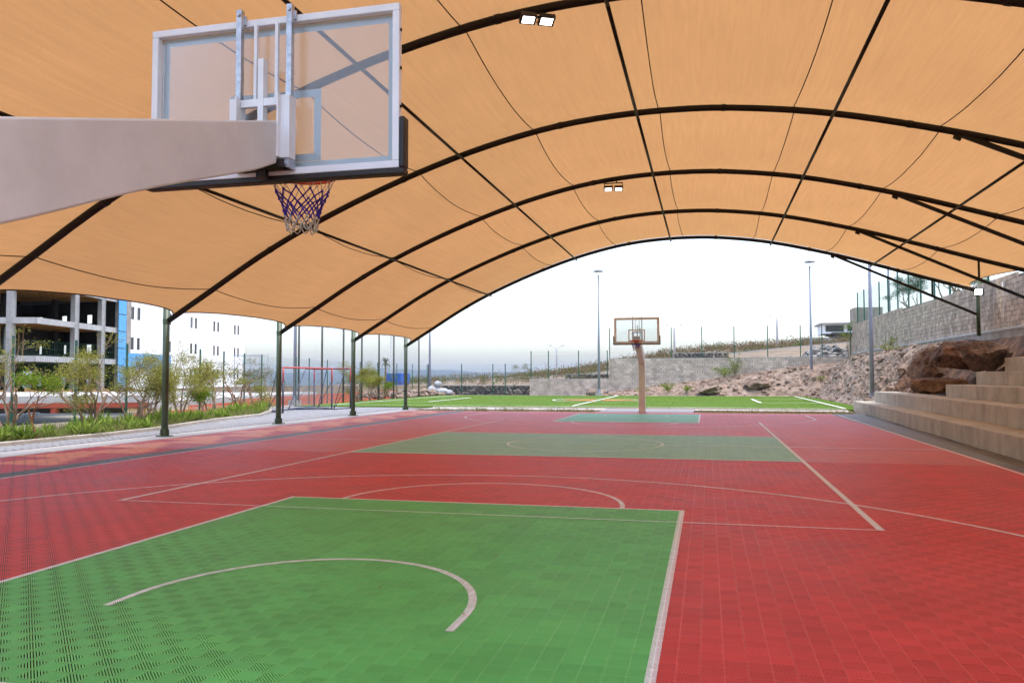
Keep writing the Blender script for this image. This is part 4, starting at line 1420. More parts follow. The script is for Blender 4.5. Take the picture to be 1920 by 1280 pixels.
lamp_post((-5.82, 47.0, 0.05), 9.7, 'grey lamp post standing left of the far hoop behind the turf')
lamp_post((10.88, 49.0, 0.3), 9.9, 'grey lamp post at the foot of the rocky bank, right of the far hoop')
lamp_post((10.95, 25.3, 0.2), 9.8, 'nearest thick grey lamp post rising behind the bleachers')
lamp_post((-21.0, 24.6, 0.0), 9.8, 'grey lamp post seen through the red goal frame at left')
lamp_post((-21.85, 50.9, 0.0), 9.8, 'grey lamp post at the far left corner of the turf')
lamp_post((16.5, 48.1, 5.3), 7.5, 'grey lamp post behind the fence on the retaining wall')

def street_lamp(loc, h, label):
    t = empty('street_lamp', loc, label, 'street lamp', 'white street lamps on the hill')
    x, y, z = loc
    MB().tube([(x, y, z), (x, y, z + h * 0.85), (x, y, z + h)], [0.15, 0.12, 0.09], 10).build('pole', 'lampwhite', t, True)
    a = MB()
    for s in (-1, 1):
        a.tube([(x, y, z + h * 0.94), (x + s * 0.7, y, z + h * 0.985), (x + s * 0.95, y, z + h)], 0.04, 6)
        a.frame((x + s * 0.9 - 0.22, y - 0.1, z + h * 0.99), (0.44, 0, 0.02), (0, 0.2, 0), (0, 0, 0.07))
    a.build('lamp_arms', 'lampwhite', t)
street_lamp((-16.9, 88, 1.6), 4.2, 'white double-armed street lamp on the brush hill left of the hoop')
street_lamp((-1.3, 88, 4.4), 3.9, 'white double-armed street lamp just right of the far backboard')
street_lamp((11.5, 88, 5.0), 4.3, 'white double-armed street lamp left of the house on the hill')

# ================================================================== STONE WALLS, ROAD, RUBBLE, HOUSE
def stone_wall(name, label, x0, x1, y, z0, z1, depth, seed, mk='volc', s=0.34, zfun=None):
    root = empty(name, (x0, y, z0), label, 'stone wall')
    MB().box(x0, x1, y + 0.15, y + depth, z0 - 0.3, z1 - 0.08).build('core', 'mortar', root)
    MB().box(x0 - 0.05, x1 + 0.05, y + 0.05, y + depth + 0.05, z1 - 0.079, z1 - 0.01).build('coping', 'kerb', root)
    r = random.Random(seed)
    z = z0 + s * 0.25
    n = 0
    while z < z1 - s * 0.2:
        x = x0 + r.uniform(0, s * 0.5)
        while x < x1:
            k = s * r.uniform(0.42, 0.78)
            me = protos[r.randrange(5)]
            o = bpy.data.objects.new('stone', me)
            o.parent = root
            COL.objects.link(o)
            o.location = Vector((x, y + 0.12 + r.uniform(-.03, .05), z + r.uniform(-.06, .06))) - root.location
            o.scale = (k * 1.15, k * 0.6, k * 0.85)
            o.rotation_euler = (r.uniform(-.3, .3), r.uniform(0, 6.2), r.uniform(-.4, .4))
            x += k * 1.75
            n += 1
        z += s * 0.85
    return root
for me in protos:
    me.materials.clear(); me.materials.append(MT['volc'])
stone_wall('stone_wall', 'dark volcanic stone wall at the far left edge of the turf', -20.8, -12.4, 51.4, 0.0, 0.85, 0.6, 3)
stone_wall('stone_wall', 'short dark stone wall above the low block wall', -10.2, -5.9, 56.0, 1.3, 1.85, 0.5, 4, s=0.3)
stone_wall('stone_wall', 'short dark stone wall above the higher block wall behind the hoop', -0.2, 4.7, 56.0, 3.1, 3.75, 0.5, 5, s=0.3)
rb = MB()
rnd = random.Random(8)
for k in range(330):
    u, v = rnd.random(), rnd.random()
    x = 11.2 + 4.4 * u; y = 54.5 + 3.5 * v
    hgt = 1.25 * math.sin(math.pi * min(1, u * 0.9 + 0.1)) * math.sin(math.pi * v)
    s = rnd.uniform(0.1, 0.32)
    add_rock(rb, (x, y, 3.15 + hgt * rnd.random()), s, rnd.randrange(5), rnd.uniform(0, 6), rnd.choice((0, 0, 1)))
for k in range(160):
    x, y = rnd.uniform(5.5, 11), rnd.uniform(51, 56); s = rnd.uniform(0.08, 0.22)
    add_rock(rb, (x, y, terrain(x, y) + 0.05), s, rnd.randrange(5), rnd.uniform(0, 6), rnd.choice((0, 1, 2)))
tag(rb.build('rubble_heap', [mat('grey_rubble', (0.30, 0.28, 0.26), 0.95, var=0.3), mat('dark_rubble', (0.15, 0.145, 0.145), 0.95, var=0.3), 'rock']), 'heap of grey broken rubble behind the fence on the right', 'rubble', kind='stuff')
# road along the hillside with its pale kerb
rp = MB()
RX = [-60 + 3 * k for k in range(45)]
def rz_(x): return interp(ROADZ, x)
rp.grid(lambda i, j: (RX[i], 72 + j * 5.0, rz_(RX[i]) + 0.1), len(RX), 2)
tag(rp.build('road', 'roadc', smooth=True), kind='structure')
kb = MB()
for a, b in zip(RX, RX[1:]):
    for yy in (71.7, 77.1):
        kb.frame((a, yy, rz_(a) - 0.2), (b - a - 0.02, 0, rz_(b) - rz_(a)), (0, 0.2, 0), (0, 0, 0.42))
tag(kb.build('kerb', 'kerb'), 'long pale kerb of the road climbing the hillside', 'kerb')

# modern house on the hill
hx, hy, hz = 20.7, 139.0, 6.6
hs_ = empty('house', (hx, hy, hz), 'modern two-storey house with flat roofs on the hill at right', 'house')
MB().box(hx, hx + 5.4, hy, hy + 9, hz, hz + 2.1).build('lower_wall', 'bldgrey', hs_)
MB().box(hx + 5.2, hx + 8.4, hy - 0.6, hy + 9, hz, hz + 2.9).build('dark_wall', 'brownroof', hs_)
w = MB().box(hx + 8.41, hx + 14.5, hy - 0.2, hy + 9, hz, hz + 2.7).build('white_wall', 'bldwhite', hs_)
MB().box(hx + 3.2, hx + 11.5, hy + 1.0, hy + 9, hz + 2.9, hz + 4.6).build('upper_wall', 'bldwhite', hs_)
rf = MB().box(hx + 2.6, hx + 12.2, hy + 0.2, hy + 9.4, hz + 4.6, hz + 4.85).build('roof', 'bldgrey', hs_)
MB().box(hx + 4.6, hx + 9.0, hy - 0.9, hy + 9, hz + 2.65, hz + 2.99).build('canopy_slab', 'brownroof', hs_)
for (a, b, c, d, e) in ((3.6, 6.8, 3.2, 4.4, 0.99), (7.4, 8.3, 3.3, 4.4, 0.99), (9.0, 10.2, 3.3, 4.2, 0.99), (0.3, 1.4, 0.5, 1.7, -0.01), (5.6, 8.0, 0.3, 2.0, -0.61)):
    wd = MB().box(hx + a, hx + b, hy + e - 0.06, hy + e + 0.03, hz + c, hz + d).build('window', 'alu', hs_)
    MB().box(hx + a + 0.08, hx + b - 0.08, hy + e - 0.075, hy + e - 0.061, hz + c + 0.08, hz + d - 0.08).build('pane', 'darkpane', wd)

# ================================================================== UNFINISHED BUILDING
F0, F1, F2 = Vector((-75, 43.7, 0)), Vector((-61.5, 47.0, 0)), Vector((-66.3, 64.6, 0))
ub = empty('unfinished_building', (-66, 55, -1.2), 'unfinished steel-framed building with open dark floors at left', 'building')
back = [Vector((-84, 70.5, 0)), Vector((-92, 48, 0))]
def slab(z, t, over=0.0):
    poly = [(F0.x, F0.y), (F1.x, F1.y), (F2.x, F2.y), (back[0].x, back[0].y), (back[1].x, back[1].y)]
    s = MB().prism(poly, 'z', z - 0.16, z).build('floor_slab', 'soffit', ub, fix=True)
    for a, b in ((F0, F1), (F1, F2)):
        t_ = (b - a).normalized(); nrm = Vector((t_.y, -t_.x, 0))
        MB().frame((a.x + nrm.x * 0.01, a.y + nrm.y * 0.01, z - t), (b - a), nrm * 0.12, (0, 0, t + 0.03)).build('fascia', 'slabedge', s)
        n = int((b - a).length / 1.35)
        for k in range(n + 1):
            p = a + (b - a) * (k + 0.5) / (n + 1)
            q = p - nrm * 13
            j = MB().frame((p.x, p.y, z - 0.44), q - p, t_ * 0.16, (0, 0, 0.27)).build('joist', 'joist', s)
for z in (3.75, 7.52, 11.2):
    slab(z, 0.57)
for (x, y) in ((-63.9, 46.45), (-63.55, 54.3), (-65.15, 60.1), (-72, 44.6), (-66.2, 64.2)):
    c = MB()
    c.box(x - 0.3, x + 0.3, y - 0.3, y - 0.25, -1.3, 11); c.box(x - 0.3, x + 0.3, y + 0.25, y + 0.3, -1.3, 11)
    c.box(x - 0.25, x + 0.25, y - 0.249, y + 0.249, -1.3, 11)
    c.build('column', 'bldgrey', ub)
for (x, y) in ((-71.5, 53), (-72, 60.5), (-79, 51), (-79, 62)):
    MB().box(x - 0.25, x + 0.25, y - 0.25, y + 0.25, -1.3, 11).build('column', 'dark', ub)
def pierced(a, b, z0, z1, holes, th, inward):
    """wall along a-b with rectangular openings (s0,s1,za,zb)"""
    m = MB()
    d = (b - a); L = d.length; d.normalize()
    ss = sorted({0.0, L} | {h[0] for h in holes} | {h[1] for h in holes})
    zs = sorted({z0, z1} | {h[2] for h in holes} | {h[3] for h in holes})
    ss = [s for s in ss if 0 <= s <= L]; zs = [z for z in zs if z0 <= z <= z1]
    for s0, s1 in zip(ss, ss[1:]):
        run = None
        for za, zb in list(zip(zs, zs[1:])) + [(None, None)]:
            hole = za is None or any(h[0] - 1e-6 <= s0 and s1 <= h[1] + 1e-6 and h[2] - 1e-6 <= za and zb <= h[3] + 1e-6 for h in holes)
            if not hole:
                run = (run[0], zb) if run else (za, zb)
            elif run:
                p = a + d * s0
                m.frame((p.x, p.y, run[0]), d * (s1 - s0), inward * th, (0, 0, run[1] - run[0]))
                run = None
    return m
bi, bo = back[1] + Vector((2, 0.6, 0)), back[0] + Vector((2, -3, 0))
inw = Vector((-1, 0.3, 0)).normalized()
hol = []
for zf in (4.3, 8.0):
    for s in (2.0, 7.2, 10.5, 15.5, 19.5):
        hol.append((s, s + 1.1, zf + 0.2, zf + 1.25))
for s in (2.0, 7.2, 10.5, 15.5, 19.5): hol.append((s, s + 1.3, 0.3, 2.4))
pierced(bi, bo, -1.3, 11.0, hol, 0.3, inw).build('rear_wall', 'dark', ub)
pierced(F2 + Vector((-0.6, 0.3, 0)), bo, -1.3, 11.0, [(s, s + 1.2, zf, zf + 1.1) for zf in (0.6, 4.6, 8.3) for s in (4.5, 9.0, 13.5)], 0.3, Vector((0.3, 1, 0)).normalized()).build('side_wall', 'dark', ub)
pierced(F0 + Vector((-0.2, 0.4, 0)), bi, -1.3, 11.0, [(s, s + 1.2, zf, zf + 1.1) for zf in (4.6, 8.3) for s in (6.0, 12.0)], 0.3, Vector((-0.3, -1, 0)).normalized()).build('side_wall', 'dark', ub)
# partitions and studs on the middle floor
for k in range(9):
    p = F1 + (F2 - F1) * (0.02 + 0.045 * k) + Vector((-5, -1.4, 0))
    MB().frame((p.x, p.y, 3.76), (0.08, 0, 0), (0, 0.08, 0), (0, 0, 3.1)).build('stud', 'bldgrey' if k in (0, 4) else 'wood', ub)
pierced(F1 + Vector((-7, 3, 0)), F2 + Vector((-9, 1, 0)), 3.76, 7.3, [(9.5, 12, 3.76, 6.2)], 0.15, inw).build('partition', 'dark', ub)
# blue sheathing strip at the junction
W0, W1 = Vector((-66.3, 66.4, 0)), Vector((-75.4, 106.4, 0))
wd = (W1 - W0).normalized(); wn_ = Vector((wd.y, -wd.x, 0))
if wn_.x < 0: wn_ = -wn_
def wp(s, o=0.0): return W0 + wd * s + wn_ * o
jr = random.Random(2)
z = -1.0
while z < 12.3:
    h = 2.05
    p = wp(-3.15, 0.05)
    MB().frame((p.x, p.y, z), wd * 1.85, wn_ * 0.04, (0, 0, h - 0.1)).build('blue_panel', 'bluepanel', ub)
    z += h
# ================================================================== WHITE BUILDING
wbld = empty('white_building', (W0.x, W0.y, -1.2), 'long white rendered building with paired dark windows behind the trees', 'building')
holes = []
for zr in ((8.8, 10.38), (5.05, 6.58), (1.35, 2.9)):
    for s in (0.0, 8.95, 17.7, 26.35, 35.35):
        for ds in (0.0, 1.6):
            if zr[0] < 2 and s < 9: continue
            holes.append((s + ds + 1.2, s + ds + 0.85 + 1.2, zr[0], zr[1]))
A, B_ = wp(-1.2), wp(40.5)
wl = pierced(A, B_, -1.3, 13.2, holes, 0.35, -wn_).build('wall', 'bldwhite', wbld)
p = wp(40.49, -0.35)
MB().frame((p.x, p.y, -1.3), wd * 0.35, -wn_ * 16, (0, 0, 14.5)).build('end_wall', 'bldwhite', wbld)
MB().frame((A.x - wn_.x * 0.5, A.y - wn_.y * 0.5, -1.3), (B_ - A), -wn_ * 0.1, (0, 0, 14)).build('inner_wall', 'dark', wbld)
p = wp(-1.3, 0.1)
MB().frame((p.x, p.y, 13.2), wd * 42, -wn_ * 16, (0, 0, 0.3)).build('roof', 'bldgrey', wbld)
jr = random.Random(6)
for (s0, s1, z0, z1) in holes:
    p = A + wd * s0 - wn_ * 0.05
    fr = MB()
    w_ = s1 - s0
    for (a, b, c, d) in ((0, w_, 0, 0.07), (0, w_, z1 - z0 - 0.07, z1 - z0), (0, 0.07, 0.07, z1 - z0 - 0.07), (w_ - 0.07, w_, 0.07, z1 - z0 - 0.07)):
        q = p + wd * a
        fr.frame((q.x, q.y, z0 + c), wd * (b - a), -wn_ * 0.08, (0, 0, d - c))
    f = fr.build('window', 'alu', wbld)
    q = p + wd * 0.07 - wn_ * 0.04
    blind = jr.random() < 0.2
    MB().frame((q.x, q.y, z0 + 0.07), wd * (w_ - 0.14), -wn_ * 0.02, (0, 0, z1 - z0 - 0.14)).build('pane', 'alu' if blind else 'darkpane', f)
q = wp(-1.19, 0.02)
MB().frame((q.x, q.y, -1.2), wd * 1.1, wn_ * 0.05, (0, 0, 14.3)).build('grey_strip', 'cement', wbld)
for k in range(5):
    p = wp(-1.2 + k * 2.5, 0.08)
    MB().frame((p.x, p.y, 2.75), wd * 2.42, wn_ * 0.04, (0, 0, 1.85)).build('blue_panel', 'bluepanel', wbld)

# construction works between fence and building
dk = empty('concrete_deck', (-30, 14, -1.1), 'long pale concrete deck on red steel beams outside the fence', 'deck')
def along(p, q, o, z, w, t, h):
    d = (q - p); n = Vector((-d.y, d.x, 0)).normalized()
    return MB().frame((p.x + n.x * o, p.y + n.y * o, z), d, n * w, (0, 0, h))
P0, P1, P2 = Vector((-34, 9.0, 0)), Vector((-23.2, 14.5, 0)), Vector((-27.5, 40, 0))
along(P0, P1, 0, 0.40, 12, 0, 0.33).build('deck_slab', 'paleconc', dk)
along(P0, P1, -0.02, 0.17, 0.2, 0, 0.225).build('beam', 'redsteel', dk)
along(P0, P1, 4, 0.1, 0.2, 0, 0.29).build('beam', 'redsteel', dk)
for k in range(7):
    p = P0 + (P1 - P0) * (0.04 + 0.155 * k)
    MB().box(p.x - 0.13, p.x + 0.13, p.y + 0.02, p.y + 0.28, -1.3, 0.17).build('column', 'redsteel', dk)
along(P1 + Vector((0.05, 0.3, 0)), P2, 0, 0.1, 9, 0, 0.3).build('deck_slab', 'paleconc', dk)
along(P0 + Vector((-3, 5, 0)), P1 + Vector((-6, 6, 0)), 0, -1.2, 0.2, 0, 1.3).build('rear_wall', 'plum', dk)
fw = empty('formwork', (-44, 32, 0), 'row of upright yellowish formwork boards in front of the open building', 'formwork')
jr = random.Random(12)
for k in range(34):
    p = Vector((-54, 30, 0)) + (Vector((-37.5, 33.6, 0)) - Vector((-54, 30, 0))) * (k / 34)
    MB().frame((p.x, p.y, -0.9), (0.44, 0.09, jr.uniform(-.02, .02)), (0, 0.05, 0), (0, 0, 1.55 + jr.uniform(-0.12, 0.2))).build('board', 'wood', fw)
pp = MB().tube([(-30.5, 8.2, -0.35), (-20.5, 10.8, -0.35)], 0.42, 20)
pp.tube([(-30.4, 8.3, -0.35), (-30.0, 8.4, -0.35)], 0.47, 20)
pp.tube([(-25.2, 9.55, -0.35), (-24.8, 9.7, -0.35)], 0.47, 20)
tag(pp.build('drain_pipe', 'pipe', smooth=True), 'fat black drain pipe lying beyond the fence at left', 'pipe')
# orange safety barrier
def barrier(pts, z0, z1, label):
    root = empty('safety_barrier', (pts[0][0], pts[0][1], z0), label, 'barrier')
    hb_ = z1 - z0
    for pa, pb_ in zip(pts, pts[1:]):
        (xa, ya), (xb, yb) = pa[:2], pb_[:2]
        if len(pa) > 2: z0 = pa[2]; z1 = z0 + hb_
        a, b = Vector((xa, ya, 0)), Vector((xb, yb, 0))
        m = MB()
        n = max(4, int((b - a).length / 0.16))
        t = (b - a).normalized()
        for k in range(n):
            p = a + (b - a) * k / n
            lean = t * 0.10
            m.frame((p.x, p.y, z0), t * 0.075, Vector((-t.y, t.x, 0)) * 0.006, Vector((lean.x, lean.y, z1 - z0)))
        for zq in (z0, (z0 + z1) / 2, z1 - 0.06):
            m.frame((a.x, a.y, zq), b - a, Vector((-t.y, t.x, 0)) * -0.008, (0, 0, 0.06))
        m.build('mesh_panel', 'orangemesh', root)
        MB().tube([(a.x, a.y, z0 - 0.3), (a.x, a.y, z1 + 0.08)], 0.025, 6).build('stake', 'wood', root)
    return root
barrier([(-18.9, 4.5, -0.85), (-19.4, 7.0, -0.75), (-19.9, 9.5, -0.6), (-20.6, 14, -0.42), (-21.2, 19, -0.28), (-21.9, 24), (-22.7, 30), (-23.4, 37), (-24, 44), (-24.4, 50)], -0.28, 0.42, 'orange plastic mesh barrier running just outside the green fence')
barrier([(-26.5, 4.5), (-22.5, 5.6), (-18.9, 6.6)], -1.05, -0.35, 'short orange mesh barrier below the black pipe')
MB_b = MB().box(-28.3, -26.7, 56.0, 58.5, 0.3, 1.95)
for k in range(5):
    MB_b.box(-28.25 + k * 0.32, -28.1 + k * 0.32, 55.95, 56.01, 0.35, 1.9)
tag(MB_b.build('container', 'bluebox'), 'blue metal container beyond the net poles', 'container')
MB_b = MB()
for zz_ in range(14):
    MB_b.tube([(-31, 64, zz_ * 0.5), (-30.6, 64, zz_ * 0.5 + 0.5), (-31, 64, zz_ * 0.5 + 0.5)], 0.03, 4)
MB_b.tube([(-31, 64, -0.5), (-31, 64, 7)], 0.05, 5); MB_b.tube([(-30.6, 64, -0.5), (-30.6, 64, 7)], 0.05, 5)
tag(MB_b.build('lattice_mast', 'lampwhite'), 'thin pale lattice mast far behind the net poles', 'mast')
# scaffold tower by the white building
sc = MB()
for dx in (0, 2.2):
    for dy in (0, 1.2):
        sc.tube([(-33 + dx, 37 + dy, -1.0), (-33 + dx, 37 + dy, 3.4)], 0.028, 5)
for zq in (0.4, 1.9, 3.3):
    sc.tube([(-33, 37, zq), (-30.8, 37, zq)], 0.022, 5); sc.tube([(-33, 38.2, zq), (-30.8, 38.2, zq)], 0.022, 5)
    sc.tube([(-33, 37, zq), (-33, 38.2, zq)], 0.022, 5); sc.tube([(-30.8, 37, zq), (-30.8, 38.2, zq)], 0.022, 5)
sc.tube([(-33, 37, 0.4), (-30.8, 37, 1.9)], 0.018, 5); sc.tube([(-30.8, 37, 1.9), (-33, 37, 3.3)], 0.018, 5)
tag(sc.build('scaffold', 'lampgrey'), 'slim tube scaffold standing below the white building', 'scaffold')

# ================================================================== BALL NET AND GOALS
bn = empty('ball_net', (-19.5, 30, 0), 'tall ball-stop net on slim dark poles at the left end of the turf', 'net')
NP = [(-20.75, 24.6), (-19.4, 24.9), (-19.45, 27.9), (-19.6, 31.0), (-19.6, 33.9), (-19.5, 36.4), (-19.4, 41.4)]
for (x, y) in NP:
    MB().tube([(x, y, 0), (x, y, 7.0)], 0.06, 10).build('pole', 'poleb', bn, True)
for (xa, ya), (xb, yb) in zip(NP, NP[1:]):
    a, b = Vector((xa, ya, 0)), Vector((xb, yb, 0))
    m = MB(); L = (b - a).length
    t = (b - a).normalized(); nn = Vector((-t.y, t.x, 0))
    n = int(L / 0.13)
    def sagp(u, z):
        p = a + (b - a) * u + nn * (0.12 * math.sin(math.pi * u) * math.sin(z * 1.1 + xa))
        return (p.x, p.y, z)
    for k in range(n + 1):
        m.tube([sagp(k / n, 2.15 + 4.8 * q / 6) for q in range(7)], 0.0035, 3, caps=False)
    for k in range(38):
        z = 2.15 + 4.8 * k / 37
        m.tube([sagp(q / 5, z - 0.1 * math.sin(math.pi * q / 5)) for q in range(6)], 0.0035, 3, caps=False)
    m.tube([sagp(q / 5, 2.15 - 0.08 * math.sin(math.pi * q / 5)) for q in range(6)], 0.014, 5)
    m.tube([sagp(q / 5, 4.6 - 0.1 * math.sin(math.pi * q / 5)) for q in range(6)], 0.010, 5)
    m.build('netting', 'netcord', bn)
def goal(A, B, QA, QB, label):
    t = empty('goal', (A[0], A[1], 0), label, 'goal', 'portable goals beside the walkway')
    A, B, QA, QB = (Vector((*p, 0)) for p in (A, B, QA, QB))
    up_ = Vector((0, 0, 2.0))
    for p in (A, B):
        MB().tube([p + Vector((0, 0, 0.02)), p + Vector((0, 0, 1.35))], 0.04, 10).build('post', 'goalblue', t, True)
        MB().tube([p + Vector((0, 0, 1.35)), p + up_], 0.0405, 10).build('post_top', 'goalred', t, True)
    MB().tube([A + up_, B + up_], 0.04, 10).build('crossbar', 'goalred', t, True)
    fm = MB()
    for p, q in ((A, QA), (B, QB)):
        tp = p + (q - p) * 0.35 + up_
        fm.tube([p + Vector((0, 0, 0.04)), q + Vector((0, 0, 0.04))], 0.026, 8)
        fm.tube([p + up_, tp], 0.02, 8)
        fm.tube([tp, q + Vector((0, 0, 0.04))], 0.018, 8)
        fm.tube([p + Vector((0, 0, 1.4)), q + Vector((0, 0, 0.04))], 0.016, 8)
    fm.tube([QA + Vector((0, 0, 0.04)), QB + Vector((0, 0, 0.04))], 0.026, 8)
    ta, tb_ = A + (QA - A) * 0.35 + up_, B + (QB - B) * 0.35 + up_
    fm.tube([ta, tb_], 0.018, 8)
    fm.build('stay_frame', 'goalblue', t, True)
    m = MB()
    for k in range(29):
        u = k / 28
        a, b = ta + (tb_ - ta) * u, QA + (QB - QA) * u
        m.tube([A + (B - A) * u + up_, a, (a + b) / 2 + Vector((0, 0, -0.05)), b + Vector((0, 0, 0.05))], 0.0022, 3, caps=False)
    for k in range(18):
        u = k / 17
        m.tube([ta + (QA - ta) * u, tb_ + (QB - tb_) * u], 0.0022, 3, caps=False)
    m.build('net', 'netcord', t)
goal((-15.2, 13.0), (-15.1, 17.5), (-16.7, 14.3), (-16.4, 18.6), 'red and navy portable goal nearer the court at left')
goal((-17.4, 20.1), (-14.55, 18.45), (-16.9, 16.5), (-14.75, 17.0), 'second red and navy goal standing behind the first, turned away')

# sacks at the turf corner
for k, (x, y, z, s, lab) in enumerate(((-21.2, 50.2, 0.35, 0.62, 'large white sack slumped at the far turf corner'), (-20.3, 49.9, 0.28, 0.5, 'white sack lying right of the larger sack'), (-20.9, 50.35, 0.95, 0.45, 'white sack resting on top of the sack pile'), (-19.8, 50.1, 0.2, 0.4, 'smallest white sack at the right end of the pile'))):
    rock('sack', (x, y, z), s, 40 + k, 'bag', lab, 'sack', 'white sacks at the turf corner', k, (1.1, 0.8, 0.8), 3, True, 0.28)
sd = MB()
rnd = random.Random(77)
for k in range(260):
    x, y = rnd.uniform(-23.5, -19.5), rnd.uniform(38, 51)
    add_rock(sd, (x, y, 0.05 + rnd.uniform(0, 0.35) * (1 if x < -20.3 else 0.2)), rnd.uniform(0.08, 0.3), rnd.randrange(5), rnd.uniform(0, 6))
tag(sd.build('spoil_heap', 'rock'), 'low heap of pale broken rock left of the turf', 'rubble', kind='stuff')

# ================================================================== PLANTS
def leafquad(b, p, d, L, w, m=0):
    """one leaf: small pointed blade at p heading along d"""
    d = d.normalized()
    s = d.cross(Vector((rnd.uniform(-1, 1), rnd.uniform(-1, 1), rnd.uniform(-1, 1))))
    if s.length < 1e-3: s = Vector((1, 0, 0))
    s.normalize(); s *= w / 2
    q = p + d * L * 0.5
    e = p + d * L
    b.quad(p, q - s, e, q + s, m)
def grow(tb, tips, p, d, L, r, depth, spread, wob, minr=0.006):
    pts, rs = [p], [r]
    n = 5
    for k in range(n):
        d = (d + Vector((rnd.gauss(0, wob), rnd.gauss(0, wob), rnd.gauss(0, wob * 0.6) + 0.04))).normalized()
        p = p + d * (L / n)
        pts.append(p); rs.append(max(minr, r * (1 - 0.45 * (k + 1) / n)))
    tb.tube(pts, rs, 6 if r > 0.02 else 4, caps=False)
    if depth == 0:
        tips.append((p, d)); tips.append((pts[3], d))
        return
    for k in range(rnd.choice((2, 2, 3))):
        a = rnd.uniform(0, 6.28)
        side = d.cross(Vector((math.cos(a), math.sin(a), 0.3)))
        if side.length < 0.01: side = Vector((1, 0, 0))
        nd = (d + side.normalized() * spread * rnd.uniform(0.6, 1.3)).normalized()
        q = pts[rnd.choice((3, 4, 5))]
        grow(tb, tips, q, nd, L * rnd.uniform(0.55, 0.85), rs[-1] * 0.9, depth - 1, spread, wob, minr)
def tree(loc, h, label, stems=3, leafy=0.6, leaf='leafa', bark='bark', seed=1, depth=3, leafL=(0.05, 0.11), nleaf=46, name='tree', group=None, trunk_r=0.045, spread=0.75):
    global rnd
    rnd = random.Random(seed)
    t = empty(name, loc, label, 'tree', group)
    tb, tips = MB(), []
    L = Vector(loc)
    for k in range(stems):
        a = rnd.uniform(0, 6.28)
        d = Vector((math.cos(a) * 0.35, math.sin(a) * 0.35, 1)) if stems > 1 else Vector((rnd.uniform(-.1, .1), rnd.uniform(-.1, .1), 1))
        o = L + Vector((math.cos(a) * 0.06, math.sin(a) * 0.06, -0.08)) * (1 if stems > 1 else 0.2)
        grow(tb, tips, o, d, h * rnd.uniform(0.34, 0.46), trunk_r * rnd.uniform(0.75, 1.1), depth, spread, 0.14)
    tb.build('trunk', bark, t, True)
    lb = MB()
    for p, d in tips:
        if rnd.random() > leafy: continue
        for k in range(int(nleaf * rnd.uniform(0.85, 2.0))):
            o = p + Vector((rnd.gauss(0, 0.16), rnd.gauss(0, 0.16), rnd.gauss(0, 0.075)))
            leafquad(lb, o, Vector((rnd.gauss(0, 1), rnd.gauss(0, 1), rnd.gauss(0, 0.35))), rnd.uniform(*leafL), rnd.uniform(0.012, 0.03))
    if lb.v: lb.build('crown', leaf, t)
    return t
G = 'small trees in the planted bed'
tree((-14.9, -1.5, 0), 3.0, 'twisted many-stemmed bare tree at the left edge of the picture', 4, 0.35, 'leafa', 'bark', 11, 3, group=G, trunk_r=0.06)
tree((-13.4, -2.15, 0), 2.3, 'leafy young tree with one reddish trunk, second from the left edge', 1, 1.0, 'leafb', 'barkred', 12, 3, nleaf=70, group=G, trunk_r=0.05)
tree((-14.2, 0.5, 0), 2.9, 'slanting bare forked tree between the first two fence posts', 2, 0.25, 'leafa', 'bark', 23, 3, group=G, trunk_r=0.05, spread=0.6)
tree((-14.5, 1.3, 0), 2.6, 'leaning pale-stemmed tree right of the second fence post', 2, 0.5, 'leafa', 'bark', 34, 3, group=G)
tree((-14.45, 2.75, 0), 2.5, 'bushy many-stemmed tree left of the nearest canopy post', 5, 0.9, 'leafa', 'bark', 15, 3, nleaf=60, group=G)
tree((-15.1, 4.2, 0), 2.3, 'spreading olive-green tree close left of the nearest canopy post', 3, 0.9, 'leafa', 'bark', 66, 3, nleaf=60, group=G)
tree((-15.5, 6.5, 0), 2.7, 'feathery tree just right of the nearest canopy post', 4, 0.75, 'leafa', 'bark', 17, 3, group=G)
tree((-15.2, 7.3, 0), 1.5, 'short bright yellow-green columnar shrub right of the nearest post', 1, 1.0, 'leafb', 'bark', 18, 3, nleaf=80, group=G, trunk_r=0.03, spread=0.4)
tree((-16.3, 9.2, 0), 2.7, 'pale-trunked feathery tree in the middle of the bed', 3, 0.8, 'leafa', 'bark', 19, 3, group=G)
tree((-16.9, 10.9, 0), 2.5, 'leafy spreading tree left of the red goal, in front of a fence post', 3, 0.9, 'leafa', 'bark', 27, 3, nleaf=55, group=G)
tree((-17.3, 12.9, 0), 2.5, 'mostly bare brushy tree left of the second canopy post', 4, 0.3, 'leafc', 'barkred', 21, 3, group=G)
tree((-17.5, 14.6, 0), 2.9, 'bare twiggy tree just left of the second canopy post', 3, 0.12, 'leafc', 'bark', 22, 4, group=G)
tree((-18.4, 17.2, 0), 3.0, 'bare branching tree behind the red goal post', 2, 0.15, 'leafc', 'bark', 43, 4, group=G)
G2 = 'trees behind the turf end'
tree((-18.75, 28.6, 0), 2.6, 'bushy olive tree right of the goal behind the turf line', 3, 0.95, 'leafa', 'bark', 51, 3, nleaf=60, group=G2)
tree((-20.0, 33.2, 0), 2.6, 'pale green bush between the slim net poles', 4, 0.95, 'leafa', 'bark', 52, 3, nleaf=70, group=G2)
tree((-20.4, 36.2, 0), 2.0, 'dense bush beside the last canopy post at left', 4, 0.95, 'leafb', 'bark', 53, 3, nleaf=60, group=G2)
